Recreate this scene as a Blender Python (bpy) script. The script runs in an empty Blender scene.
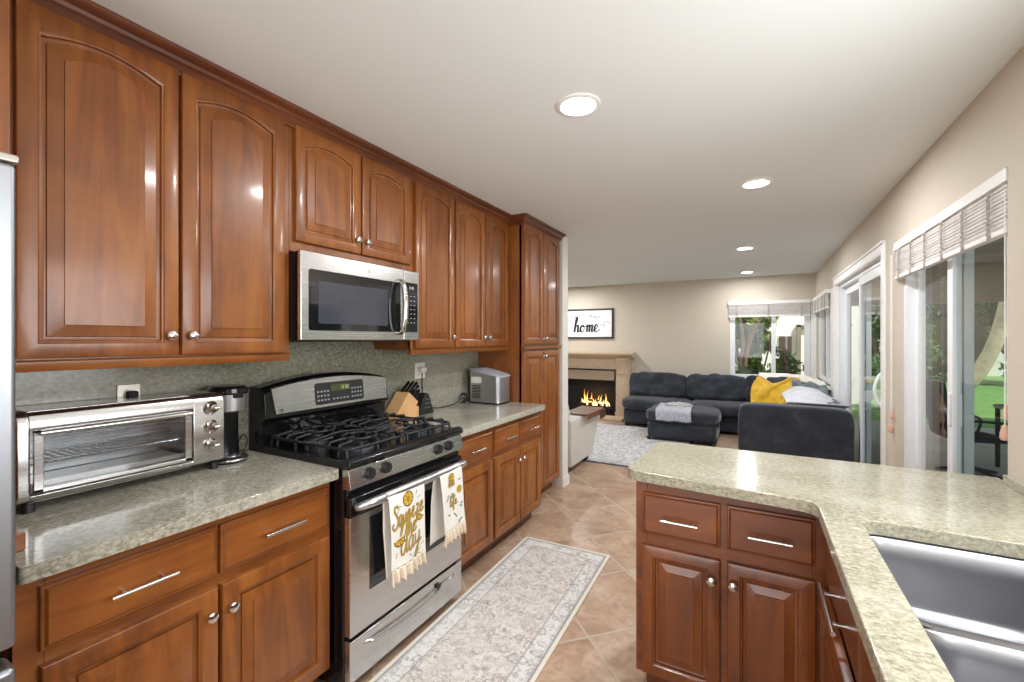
import bpy, bmesh, math, random
from mathutils import Vector, Matrix, noise
R = random.Random(7)
PI = math.pi
SC = bpy.context.scene
COL = SC.collection

# ------------------------------------------------------------------ camera
ANG = math.atan((755 - 512) / 441.0)
H = 1.43
cam_data = bpy.data.cameras.new('camera')
cam_data.sensor_width = 36
cam_data.lens = 441 / 1024 * 36
cam_data.shift_y = -2 / 1024
cam_data.clip_start = 0.02
cam = bpy.data.objects.new('camera', cam_data)
cam.location = (0, 0, H)
cam.rotation_euler = (PI / 2, 0, ANG)
COL.objects.link(cam)
SC.camera = cam

# ------------------------------------------------------------------ world, sun, exposure
SC.view_settings.view_transform = 'Standard'
SC.view_settings.look = 'None'
SC.view_settings.exposure = 0.12
SC.view_settings.gamma = 1.0
SC.view_settings.use_curve_mapping = False
SC.cycles.max_bounces = 8
SC.cycles.diffuse_bounces = 5
SC.cycles.transparent_max_bounces = 24
SC.cycles.sample_clamp_indirect = 6.0
SC.cycles.use_denoising = True
W = bpy.data.worlds.new('world')
SC.world = W
W.use_nodes = True
wn = W.node_tree
wn.nodes.clear()
sky = wn.nodes.new('ShaderNodeTexSky')
sky.sky_type = 'HOSEK_WILKIE'
sky.sun_direction = Vector((0.55, -0.35, 0.75)).normalized()
sky.turbidity = 4.0
mixw = wn.nodes.new('ShaderNodeMix'); mixw.data_type = 'RGBA'
mixw.inputs[0].default_value = 0.6
mixw.inputs[7].default_value = (0.95, 0.98, 1.0, 1)
bg = wn.nodes.new('ShaderNodeBackground')
bg.inputs['Strength'].default_value = 2.0
wo = wn.nodes.new('ShaderNodeOutputWorld')
wn.links.new(sky.outputs[0], mixw.inputs[6])
wn.links.new(mixw.outputs[2], bg.inputs[0])
wn.links.new(bg.outputs[0], wo.inputs[0])
sun_d = bpy.data.lights.new('sun', 'SUN')
sun_d.energy = 5.0
sun_d.angle = math.radians(1.0)
sun_d.color = (1.0, 0.95, 0.87)
sun = bpy.data.objects.new('sun', sun_d)
sun.rotation_euler = Vector((0.50, -0.42, 0.85)).to_track_quat('Z', 'Y').to_euler()
COL.objects.link(sun)

LAMP_W = 14.0         # watts of every recessed ceiling lamp
WINDOW_W = 30.0       # sky light arriving through the windows behind the camera

# ------------------------------------------------------------------ helpers
def wpos(o):
    p = Vector((0, 0, 0))
    while o is not None:
        p += o.location
        o = o.parent
    return p

class MB:
    def __init__(s):
        s.v = []; s.f = []
    def add(s, vs, fs):
        n = len(s.v)
        s.v += [tuple(v) for v in vs]
        s.f += [tuple(i + n for i in f) for f in fs]
        return s
    def box(s, a, b, m=None):
        x0, x1 = sorted((a[0], b[0])); y0, y1 = sorted((a[1], b[1])); z0, z1 = sorted((a[2], b[2]))
        vs = [Vector((x, y, z)) for z in (z0, z1) for y in (y0, y1) for x in (x0, x1)]
        if m is not None: vs = [m @ v for v in vs]
        return s.add(vs, [(0, 2, 3, 1), (4, 5, 7, 6), (0, 1, 5, 4), (2, 6, 7, 3), (0, 4, 6, 2), (1, 3, 7, 5)])
    def prism(s, prof, m, depth):
        """prof: 2D outline (a,b); m maps (a,b,w); extruded w 0..depth"""
        n = len(prof)
        vs = [m(a, b, 0) for a, b in prof] + [m(a, b, depth) for a, b in prof]
        fs = [tuple(range(n - 1, -1, -1)), tuple(range(n, 2 * n))]
        fs += [(i, (i + 1) % n, n + (i + 1) % n, n + i) for i in range(n)]
        return s.add(vs, fs)
    def rings(s, rs, cap0=True, cap1=True, closed=True):
        n = len(rs[0]); base = len(s.v)
        for r in rs: s.v += [tuple(p) for p in r]
        for k in range(len(rs) - 1):
            for i in range(n if closed else n - 1):
                j = (i + 1) % n
                s.f.append((base + k * n + i, base + k * n + j, base + (k + 1) * n + j, base + (k + 1) * n + i))
        if cap0: s.f.append(tuple(base + i for i in reversed(range(n))))
        if cap1: s.f.append(tuple(base + (len(rs) - 1) * n + i for i in range(n)))
        return s
    def lathe(s, prof, o=(0, 0, 0), ax=(0, 0, 1), n=24, cap=True):
        ax = Vector(ax).normalized(); q = ax.to_track_quat('Z', 'Y'); o = Vector(o)
        rs = [[o + q @ Vector((r * math.cos(2 * PI * i / n), r * math.sin(2 * PI * i / n), z)) for i in range(n)] for r, z in prof]
        return s.rings(rs, cap, cap)
    def tube(s, pts, r, n=8, cap=True):
        pts = [Vector(p) for p in pts]; rs = []
        up = None
        for i, p in enumerate(pts):
            t = (pts[min(i + 1, len(pts) - 1)] - pts[max(i - 1, 0)])
            if t.length < 1e-9: t = Vector((0, 0, 1))
            t.normalize()
            if up is None:
                up = Vector((0, 0, 1)) if abs(t.z) < 0.9 else Vector((1, 0, 0))
            a = up.cross(t)
            if a.length < 1e-4: a = Vector((1, 0.1, 0)).cross(t)
            a.normalize(); b = t.cross(a); up = b
            rr = r[i] if isinstance(r, (list, tuple)) else r
            rs.append([p + rr * (math.cos(2 * PI * k / n) * a + math.sin(2 * PI * k / n) * b) for k in range(n)])
        return s.rings(rs, cap, cap)
    def cyl(s, a, b, r, n=16): return s.tube([a, b], r, n)
    def sbox(s, c, h, n=6, k=6.0, amp=0.0, fr=3.0, seed=0.0, m=None):
        """soft cushion-like box, centre c, half sizes h"""
        c = Vector(c); idx = {}
        vs = []; fs = []
        def vert(p):
            key = (round(p[0], 5), round(p[1], 5), round(p[2], 5))
            if key in idx: return idx[key]
            q = Vector(p); L = (abs(q.x) ** k + abs(q.y) ** k + abs(q.z) ** k) ** (1 / k)
            q = q / L
            w = Vector((q.x * h[0], q.y * h[1], q.z * h[2]))
            if amp:
                d = noise.noise((w + c) * fr + Vector((seed, seed, seed)))
                d += 0.6 * noise.noise((w + c) * fr * 2.3 + Vector((seed, 3, seed)))
                w += q.normalized() * d * amp
            w += c
            if m is not None: w = m @ w
            vs.append(w); idx[key] = len(vs) - 1
            return idx[key]
        g = [math.sin((-1 + 2 * i / n) * PI / 2 * 0.86) / math.sin(PI / 2 * 0.86) for i in range(n + 1)]
        for ax in range(3):
            for sg in (-1, 1):
                for i in range(n):
                    for j in range(n):
                        q = []
                        for (a, b) in ((g[i], g[j]), (g[i + 1], g[j]), (g[i + 1], g[j + 1]), (g[i], g[j + 1])):
                            p = [0, 0, 0]; p[ax] = sg; p[(ax + 1) % 3] = a; p[(ax + 2) % 3] = b
                            q.append(vert(p))
                        fs.append(tuple(q if sg > 0 else q[::-1]))
        return s.add(vs, fs)
    def grid(s, nu, nv, fn):
        vs = [fn(i / nu, j / nv) for j in range(nv + 1) for i in range(nu + 1)]
        fs = [(j * (nu + 1) + i, j * (nu + 1) + i + 1, (j + 1) * (nu + 1) + i + 1, (j + 1) * (nu + 1) + i) for j in range(nv) for i in range(nu)]
        return s.add(vs, fs)
    def build(s, name, mat, parent=None, bevel=0, seg=2, smooth=30, world=True, solid=0, sub=0, recalc=True):
        off = wpos(parent) if (parent is not None and world) else Vector((0, 0, 0))
        me = bpy.data.meshes.new(name)
        me.from_pydata([Vector(v) - off for v in s.v], [], s.f)
        if recalc:
            bm = bmesh.new(); bm.from_mesh(me)
            bmesh.ops.recalc_face_normals(bm, faces=bm.faces)
            bm.to_mesh(me); bm.free()
        if smooth:
            me.polygons.foreach_set('use_smooth', [True] * len(me.polygons))
            if smooth < 180: me.set_sharp_from_angle(angle=math.radians(smooth))
        me.materials.append(mat)
        o = bpy.data.objects.new(name, me)
        COL.objects.link(o)
        if parent is not None: o.parent = parent
        if solid:
            md = o.modifiers.new('solid', 'SOLIDIFY'); md.thickness = solid; md.offset = 0
        if bevel:
            md = o.modifiers.new('bevel', 'BEVEL'); md.width = bevel; md.segments = seg
            md.limit_method = 'ANGLE'; md.angle_limit = math.radians(35); md.harden_normals = True
        if sub:
            md = o.modifiers.new('sub', 'SUBSURF'); md.levels = sub; md.render_levels = sub
        return o

def tag(o, label=None, cat=None, group=None, kind=None):
    if label: o['label'] = label
    if cat: o['category'] = cat
    if group: o['group'] = group
    if kind: o['kind'] = kind
    return o

def thing(name, loc, label=None, cat=None, group=None, kind=None, rz=0):
    o = bpy.data.objects.new(name, None)
    o.empty_display_size = 0.1
    o.location = loc; o.rotation_euler = (0, 0, rz)
    COL.objects.link(o)
    return tag(o, label, cat, group, kind)

def copy_tree(o, parent=None):
    c = o.copy(); COL.objects.link(c); c.parent = parent
    for ch in [x for x in COL.objects if x.parent == o]:
        copy_tree(ch, c)
    return c

def bx(name, a, b, mat, parent=None, bevel=0.003, **k):
    return MB().box(a, b).build(name, mat, parent, bevel=bevel, **k)

def catmull(pts, n=6):
    pts = [Vector(p) for p in pts]; out = []
    for i in range(len(pts) - 1):
        p0 = pts[max(i - 1, 0)]; p1 = pts[i]; p2 = pts[i + 1]; p3 = pts[min(i + 2, len(pts) - 1)]
        for k in range(n):
            t = k / n
            out.append(0.5 * ((2 * p1) + (-p0 + p2) * t + (2 * p0 - 5 * p1 + 4 * p2 - p3) * t * t + (-p0 + 3 * p1 - 3 * p2 + p3) * t ** 3))
    out.append(pts[-1])
    return out

# ------------------------------------------------------------------ materials
def lin(c):
    return tuple(((x / 255) / 12.92 if x / 255 <= 0.04045 else ((x / 255 + 0.055) / 1.055) ** 2.4) for x in c)

class NT:
    def __init__(s, name):
        s.m = bpy.data.materials.new(name); s.m.use_nodes = True
        s.t = s.m.node_tree; s.t.nodes.clear()
        s.out = s.n('ShaderNodeOutputMaterial')
        s.b = s.n('ShaderNodeBsdfPrincipled')
        s.l(s.b.outputs[0], s.out.inputs[0])
    def n(s, t, **k):
        x = s.t.nodes.new(t)
        for a, b in k.items(): setattr(x, a, b)
        return x
    def l(s, a, b): s.t.links.new(a, b)
    def coord(s, rnd=True, scale=(1, 1, 1), rot=(0, 0, 0)):
        tc = s.n('ShaderNodeTexCoord'); mp = s.n('ShaderNodeMapping')
        mp.inputs['Scale'].default_value = scale; mp.inputs['Rotation'].default_value = rot
        if rnd:
            oi = s.n('ShaderNodeObjectInfo'); mu = s.math('MULTIPLY', oi.outputs['Random'], 17.0)
            ad = s.n('ShaderNodeVectorMath', operation='ADD')
            s.l(tc.outputs['Object'], ad.inputs[0]); s.l(mu, ad.inputs[1])
            s.l(ad.outputs[0], mp.inputs[0])
        else: s.l(tc.outputs['Object'], mp.inputs[0])
        return mp.outputs[0]
    def noise(s, v, sc, det=4, rough=0.55, dist=0.0):
        x = s.n('ShaderNodeTexNoise'); s.l(v, x.inputs['Vector'])
        x.inputs['Scale'].default_value = sc; x.inputs['Detail'].default_value = det
        x.inputs['Roughness'].default_value = rough; x.inputs['Distortion'].default_value = dist
        return x.outputs['Fac']
    def vor(s, v, sc, feature='F1', out='Distance'):
        x = s.n('ShaderNodeTexVoronoi', feature=feature); s.l(v, x.inputs['Vector'])
        x.inputs['Scale'].default_value = sc
        return x.outputs[out]
    def ramp(s, f, stops):
        x = s.n('ShaderNodeValToRGB'); s.l(f, x.inputs[0]); e = x.color_ramp.elements
        while len(e) < len(stops): e.new(0.5)
        for i, (p, c) in enumerate(stops):
            e[i].position = p; e[i].color = (*c[:3], 1) if not isinstance(c, (int, float)) else (c, c, c, 1)
        return x.outputs[0]
    def math(s, op, a, b=None, c=None):
        x = s.n('ShaderNodeMath', operation=op)
        for i, q in enumerate((a, b, c)):
            if q is None: continue
            if isinstance(q, (int, float)): x.inputs[i].default_value = q
            else: s.l(q, x.inputs[i])
        return x.outputs[0]
    def mix(s, f, a, b, mode='MIX'):
        x = s.n('ShaderNodeMix', data_type='RGBA', blend_type=mode)
        for i, q in ((0, f), (6, a), (7, b)):
            if isinstance(q, (int, float)): x.inputs[i].default_value = q
            elif isinstance(q, tuple): x.inputs[i].default_value = (*q[:3], 1)
            else: s.l(q, x.inputs[i])
        return x.outputs[2]
    def bump(s, h, st=0.2, d=0.01):
        x = s.n('ShaderNodeBump'); x.inputs['Strength'].default_value = st; x.inputs['Distance'].default_value = d
        s.l(h, x.inputs['Height']); s.l(x.outputs[0], s.b.inputs['Normal'])
    def set(s, color=None, rough=None, metal=None, coat=None, spec=None, sheen=None, **k):
        if color is not None:
            if isinstance(color, tuple): s.b.inputs['Base Color'].default_value = (*color[:3], 1)
            else: s.l(color, s.b.inputs['Base Color'])
        if rough is not None:
            if isinstance(rough, (int, float)): s.b.inputs['Roughness'].default_value = rough
            else: s.l(rough, s.b.inputs['Roughness'])
        if metal is not None: s.b.inputs['Metallic'].default_value = metal
        if coat is not None:
            s.b.inputs['Coat Weight'].default_value = coat; s.b.inputs['Coat Roughness'].default_value = 0.12
        if spec is not None: s.b.inputs['Specular IOR Level'].default_value = spec
        if sheen is not None:
            s.b.inputs['Sheen Weight'].default_value = sheen; s.b.inputs['Sheen Roughness'].default_value = 0.4
        return s.m

def plain(name, rgb, rough=0.5, metal=0.0, amt=0.06, sc=30, **k):
    t = NT(name); v = t.coord()
    c = lin(rgb); nz = t.noise(v, sc, 3)
    lo = tuple(x * (1 - amt) for x in c); hi = tuple(min(1, x * (1 + amt)) for x in c)
    return t.set(t.ramp(nz, [(0.3, lo), (0.7, hi)]), rough, metal, **k)

def wood(name, axis, dark, mid, light, rough=0.36, coat=0.25):
    t = NT(name)
    sc = {'z': (6, 6, 0.7), 'y': (6, 0.7, 6), 'x': (0.7, 6, 6)}[axis]
    v = t.coord(True, sc)
    a = t.noise(v, 1.6, 6, 0.6, 1.4)
    v2 = t.coord(True, tuple(x * 9 if x > 1 else x * 2.2 for x in sc))
    g = t.noise(v2, 2.0, 4, 0.6, 0.4)
    v3 = t.coord(True, (1, 1, 1)); bl = t.noise(v3, 2.6, 3, 0.5, 0.6)
    c = t.ramp(a, [(0.25, lin(dark)), (0.5, lin(mid)), (0.8, lin(light))])
    c = t.mix(t.ramp(g, [(0.35, 0.0), (0.75, 0.16)]), c, lin(dark))
    c = t.mix(t.ramp(bl, [(0.4, 0.0), (0.7, 0.4)]), c, lin(light))
    c = t.mix(t.ramp(t.noise(t.coord(True, (1, 1, 1)), 5.0, 4, 0.6, 1.0), [(0.45, 0.0), (0.75, 0.3)]), c, lin(dark))
    oi = t.n('ShaderNodeObjectInfo')
    c = t.mix(t.math('MULTIPLY', oi.outputs['Random'], 0.25), c, lin(dark))
    t.bump(g, 0.04, 0.002)
    return t.set(c, rough, 0, coat)

CH = ((88, 44, 14), (138, 77, 28), (172, 108, 46))
M = {}
M['wood_z'] = wood('cherry_wood_vertical', 'z', *CH)
M['wood_y'] = wood('cherry_wood_along', 'y', *CH)
M['wood_x'] = wood('cherry_wood_across', 'x', *CH)
M['wood_glaze'] = wood('cherry_wood_glazed_trim', 'y', (66, 30, 14), (104, 52, 24), (130, 72, 36))
DK = ((72, 32, 9), (112, 54, 18), (144, 80, 31))
M['wood_pen_z'] = wood('cherry_wood_island_vertical', 'z', *DK)
M['wood_pen_x'] = wood('cherry_wood_island_across', 'x', *DK)
M['oak'] = wood('light_block_wood', 'z', (186, 134, 84), (214, 168, 114), (230, 192, 142), 0.45, 0.1)
M['tray'] = wood('walnut_tray_wood', 'y', (84, 48, 28), (120, 74, 46), (150, 100, 66), 0.4, 0.1)

def granite(name, cols, sc=1.0, rough=0.12, streak=(1.0, 0.6, 1.0)):
    t = NT(name); v = t.coord(False, streak)
    a = t.noise(v, 110 * sc, 5, 0.75, 0.3)
    b = t.noise(v, 14 * sc, 4, 0.6, 0.8)
    d = t.noise(v, 2.2 * sc, 3, 0.5, 0.8)
    e = t.vor(v, 130 * sc)
    c = t.ramp(a, [(0.32, lin(cols[0])), (0.46, lin(cols[1])), (0.58, lin(cols[2])), (0.72, lin(cols[3]))])
    c = t.mix(t.ramp(b, [(0.42, 0.0), (0.72, 0.4)]), c, lin(cols[1]))
    c = t.mix(t.ramp(d, [(0.45, 0.0), (0.7, 0.4)]), c, lin(cols[3]))
    c = t.mix(t.ramp(e, [(0.0, 0.45), (0.32, 0.0)]), c, lin(cols[0]))
    return t.set(c, rough, 0, spec=0.6)
M['granite'] = granite('green_beige_granite', ((100, 96, 82), (150, 146, 130), (182, 178, 163), (208, 205, 192)))
M['granite_x'] = granite('green_beige_granite_peninsula', ((108, 102, 84), (154, 148, 128), (181, 176, 156), (204, 200, 184)), streak=(0.7, 1, 1))
M['granite_wall'] = granite('grey_green_granite', ((82, 80, 68), (126, 122, 106), (152, 148, 132), (180, 176, 162)), 0.9, 0.2)

def steel(name, rgb, axis, rough=0.26, b=0.05):
    t = NT(name)
    sc = {'z': (60, 60, 0.5), 'y': (60, 0.5, 60), 'x': (0.5, 60, 60)}[axis]
    g = t.noise(t.coord(True, sc), 6, 3)
    c = lin(rgb)
    t.bump(g, b, 0.00005)
    return t.set(t.ramp(g, [(0.3, tuple(x * 0.96 for x in c)), (0.7, c)]), t.ramp(g, [(0.2, rough * 0.92), (0.8, rough * 1.1)]), 1.0)
M['steel'] = steel('brushed_stainless_steel', (206, 204, 202), 'y')
M['steel_v'] = steel('brushed_stainless_steel_vertical', (196, 197, 200), 'z', 0.34)
M['fridge'] = steel('fridge_steel', (158, 160, 164), 'z', 0.42)
M['sink'] = steel('satin_sink_steel', (176, 176, 180), 'x', 0.30)
M['chrome'] = plain('polished_nickel', (215, 212, 208), 0.16, 1.0)
M['black'] = plain('black_enamel', (16, 16, 18), 0.14, 0)
M['black_matte'] = plain('black_matte_plastic', (24, 24, 25), 0.5)
M['iron'] = plain('cast_iron', (30, 31, 34), 0.42, 0.1)
M['burner'] = plain('burner_cap_grey', (74, 76, 84), 0.4, 0.3)
M['dkglass'] = plain('dark_oven_glass', (20, 21, 25), 0.05, 0, spec=0.8)
M['wall'] = plain('beige_wall_paint', (200, 189, 173), 0.75, amt=0.02, sc=60)
M['ceil'] = plain('ceiling_paint', (228, 231, 230), 0.85, amt=0.015, sc=90)
M['white'] = plain('white_trim_paint', (232, 230, 226), 0.35, amt=0.02)
M['vinyl'] = plain('white_vinyl_frame', (228, 230, 232), 0.3, amt=0.02)
M['blind'] = plain('whitewashed_blind_slats', (228, 224, 220), 0.6, amt=0.08, sc=14)
M['tape'] = plain('blind_tape', (176, 166, 160), 0.8)
M['tassel'] = plain('wooden_blind_tassel', (214, 170, 146), 0.5)
M['fabric'] = plain('white_cotton', (234, 230, 222), 0.85, amt=0.04, sc=160)
M['frill'] = plain('cream_frill_cotton', (228, 214, 190), 0.85, amt=0.08, sc=120)
M['gold'] = plain('mustard_gold_print', (176, 142, 58), 0.7)
M['olive'] = plain('dark_outline_print', (120, 98, 50), 0.7)
M['lemon'] = plain('lemon_yellow_print', (236, 184, 40), 0.7)
M['sage'] = plain('sage_green_print', (104, 138, 112), 0.7)
M['ink'] = plain('black_ink', (22, 22, 22), 0.6)
M['paper'] = plain('white_sign_board', (232, 232, 230), 0.6, amt=0.02)
M['outlet'] = plain('ivory_outlet_plastic', (226, 222, 212), 0.35)
M['plate_steel'] = plain('brushed_outlet_plate', (184, 178, 168), 0.3, 0.8)
M['stone'] = plain('cast_stone_mantel', (196, 174, 146), 0.7, amt=0.07, sc=18)
M['soot'] = plain('firebox_black', (14, 13, 13), 0.7)
M['beigemetal'] = plain('beige_hood_panel', (168, 150, 126), 0.5)
M['log'] = plain('charred_log', (58, 40, 28), 0.9, amt=0.4)
M['patio'] = plain('patio_concrete', (178, 174, 166), 0.8, amt=0.1, sc=3)
M['stucco'] = plain('neighbour_white_stucco', (244, 242, 236), 0.9, amt=0.03)
M['grille'] = plain('brown_grille', (104, 86, 78), 0.7)
M['cover'] = plain('patio_cover_boards', (150, 136, 120), 0.8, amt=0.12, sc=4)
M['bark'] = plain('tree_bark', (112, 96, 82), 0.9, amt=0.3, sc=12)
M['palebark'] = plain('pale_tree_bark', (196, 178, 152), 0.85, amt=0.2, sc=9)
M['outdark'] = plain('black_outdoor_mesh', (30, 33, 36), 0.6)
M['rubber'] = plain('black_rubber', (18, 18, 18), 0.7)
M['lcd'] = plain('olive_lcd', (70, 72, 34), 0.3)
M['btn'] = plain('grey_button_print', (150, 150, 152), 0.5)
M['leafA'] = plain('leaf_green', (84, 112, 52), 0.5, amt=0.35, sc=8)
M['leafB'] = plain('leaf_dark_green', (52, 82, 42), 0.5, amt=0.35, sc=8)
M['leafC'] = plain('leaf_yellow_green', (128, 142, 74), 0.5, amt=0.3, sc=8)
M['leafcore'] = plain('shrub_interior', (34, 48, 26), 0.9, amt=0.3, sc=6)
M['white_chair'] = plain('pale_grey_upholstery', (206, 202, 194), 0.9, amt=0.05, sc=60, sheen=0.2)
M['strap'] = plain('brown_leather', (86, 56, 40), 0.5)
M['darkfoot'] = plain('dark_furniture_foot', (32, 28, 26), 0.5)

def fab(name, c0, c1, c2, sc=6, sheen=0.5):
    t = NT(name); v = t.coord()
    a = t.noise(v, sc, 4, 0.6, 0.4); b = t.noise(v, 220, 2)
    c = t.ramp(a, [(0.3, lin(c0)), (0.55, lin(c1)), (0.8, lin(c2))])
    t.bump(b, 0.15, 0.002)
    return t.set(c, 0.92, 0, sheen=sheen)
M['sofa'] = fab('charcoal_blue_microfibre', (36, 39, 46), (48, 52, 60), (70, 78, 86), sheen=0.25)
M['yellow'] = fab('mustard_blanket', (182, 138, 22), (206, 162, 34), (222, 182, 60), 9, 0.3)
M['wthrow'] = fab('ivory_throw', (214, 210, 196), (226, 223, 212), (234, 232, 224), 9, 0.2)
M['gthrow'] = fab('slate_grey_throw', (78, 88, 92), (102, 112, 116), (126, 134, 138), 10, 0.3)
M['lthrow'] = fab('pale_lilac_grey_throw', (176, 178, 186), (196, 197, 204), (212, 212, 218), 8, 0.3)
M['print'] = fab('grey_white_print_towel', (136, 140, 152), (176, 178, 190), (208, 208, 214), 40, 0.1)
M['pillow'] = fab('white_black_fleck_pillow', (80, 80, 80), (190, 188, 184), (214, 212, 206), 60, 0.1)

# glass: clear architectural pane, straight-through with fresnel reflection
def glass(name, tint, refl=1.45, extra=0.0):
    t = NT(name); t.t.nodes.remove(t.b)
    tr = t.n('ShaderNodeBsdfTransparent'); tr.inputs[0].default_value = (*[math.sqrt(q) for q in tint], 1)
    gl = t.n('ShaderNodeBsdfGlossy'); gl.inputs['Roughness'].default_value = 0.01
    fr = t.n('ShaderNodeFresnel'); fr.inputs[0].default_value = refl
    geo = t.n('ShaderNodeNewGeometry')
    f = t.math('MULTIPLY', t.math('ADD', fr.outputs[0], extra), t.math('SUBTRACT', 1.0, geo.outputs['Backfacing']))
    mx = t.n('ShaderNodeMixShader')
    t.l(f, mx.inputs[0]); t.l(tr.outputs[0], mx.inputs[1]); t.l(gl.outputs[0], mx.inputs[2]); t.l(mx.outputs[0], t.out.inputs[0])
    return t.m
M['glass'] = glass('clear_pane', (0.97, 0.975, 0.975))
M['tint'] = glass('green_tinted_pane', (0.74, 0.84, 0.85), 1.5, 0.08)
M['ovenglass'] = glass('toaster_glass', (0.72, 0.76, 0.80), 1.5, 0.12)

def emis(name, c, s):
    t = NT(name); t.t.nodes.remove(t.b)
    e = t.n('ShaderNodeEmission'); e.inputs[0].default_value = (*c, 1); e.inputs[1].default_value = s
    t.l(e.outputs[0], t.out.inputs[0]); return t.m
M['lamp'] = emis('lamp_lens', (1, 0.97, 0.92), 14)
M['lcdon'] = emis('green_clock_digits', (0.55, 0.8, 0.35), 0.8)
def fire():
    t = NT('flame'); t.t.nodes.remove(t.b)
    tc = t.n('ShaderNodeTexCoord'); sp = t.n('ShaderNodeSeparateXYZ'); t.l(tc.outputs['Generated'], sp.inputs[0])
    c = t.ramp(sp.outputs['Z'], [(0.0, (1, 0.75, 0.35)), (0.45, (1, 0.48, 0.10)), (1.0, (0.9, 0.16, 0.02))])
    e = t.n('ShaderNodeEmission'); t.l(c, e.inputs[0]); e.inputs[1].default_value = 2.6
    t.l(e.outputs[0], t.out.inputs[0]); return t.m
M['fire'] = fire()

def tile_floor():
    t = NT('travertine_look_tile'); tc = t.n('ShaderNodeTexCoord')
    sp = t.n('ShaderNodeSeparateXYZ'); t.l(tc.outputs['Object'], sp.inputs[0])
    wob = t.math('MULTIPLY', t.math('SUBTRACT', t.noise(tc.outputs['Object'], 22, 3), 0.5), 0.012)
    S = 0.695
    p = t.math('ADD', t.math('DIVIDE', t.math('SUBTRACT', t.math('ADD', sp.outputs[0], sp.outputs[1]), 1.33), S), wob)
    q = t.math('ADD', t.math('DIVIDE', t.math('SUBTRACT', t.math('SUBTRACT', sp.outputs[1], sp.outputs[0]), 2.73), S), wob)
    fp = t.math('FRACT', p); fq = t.math('FRACT', q)
    ep = t.math('MINIMUM', fp, t.math('SUBTRACT', 1.0, fp)); eq = t.math('MINIMUM', fq, t.math('SUBTRACT', 1.0, fq))
    e = t.math('MINIMUM', ep, eq)
    cb = t.n('ShaderNodeCombineXYZ'); t.l(t.math('FLOOR', p), cb.inputs[0]); t.l(t.math('FLOOR', q), cb.inputs[1])
    wn_ = t.n('ShaderNodeTexWhiteNoise'); t.l(cb.outputs[0], wn_.inputs['Vector'])
    ad = t.n('ShaderNodeVectorMath', operation='ADD'); t.l(tc.outputs['Object'], ad.inputs[0]); t.l(wn_.outputs['Color'], ad.inputs[1])
    n1 = t.noise(ad.outputs[0], 3.0, 6, 0.62, 0.8); n2 = t.noise(ad.outputs[0], 26, 4, 0.6, 0.3)
    c = t.ramp(n1, [(0.28, lin((148, 118, 97))), (0.44, lin((178, 147, 122))), (0.58, lin((200, 172, 147))), (0.76, lin((216, 197, 175)))])
    c = t.mix(t.ramp(n2, [(0.42, 0.0), (0.72, 0.6)]), c, lin((148, 117, 98)))
    c = t.mix(t.math('MULTIPLY', wn_.outputs['Value'], 0.35), c, lin((166, 133, 110)))
    g = t.ramp(e, [(0.009, 1.0), (0.016, 0.0)])
    c = t.mix(g, c, lin((190, 174, 154)))
    h = t.math('MULTIPLY', t.ramp(e, [(0.006, 0.0), (0.02, 1.0)]), t.math('ADD', 0.8, t.math('MULTIPLY', n2, 0.2)))
    t.bump(h, 0.5, 0.004)
    return t.set(c, t.math('ADD', 0.32, t.math('MULTIPLY', g, 0.4)), 0)
M['tile'] = tile_floor()

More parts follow.
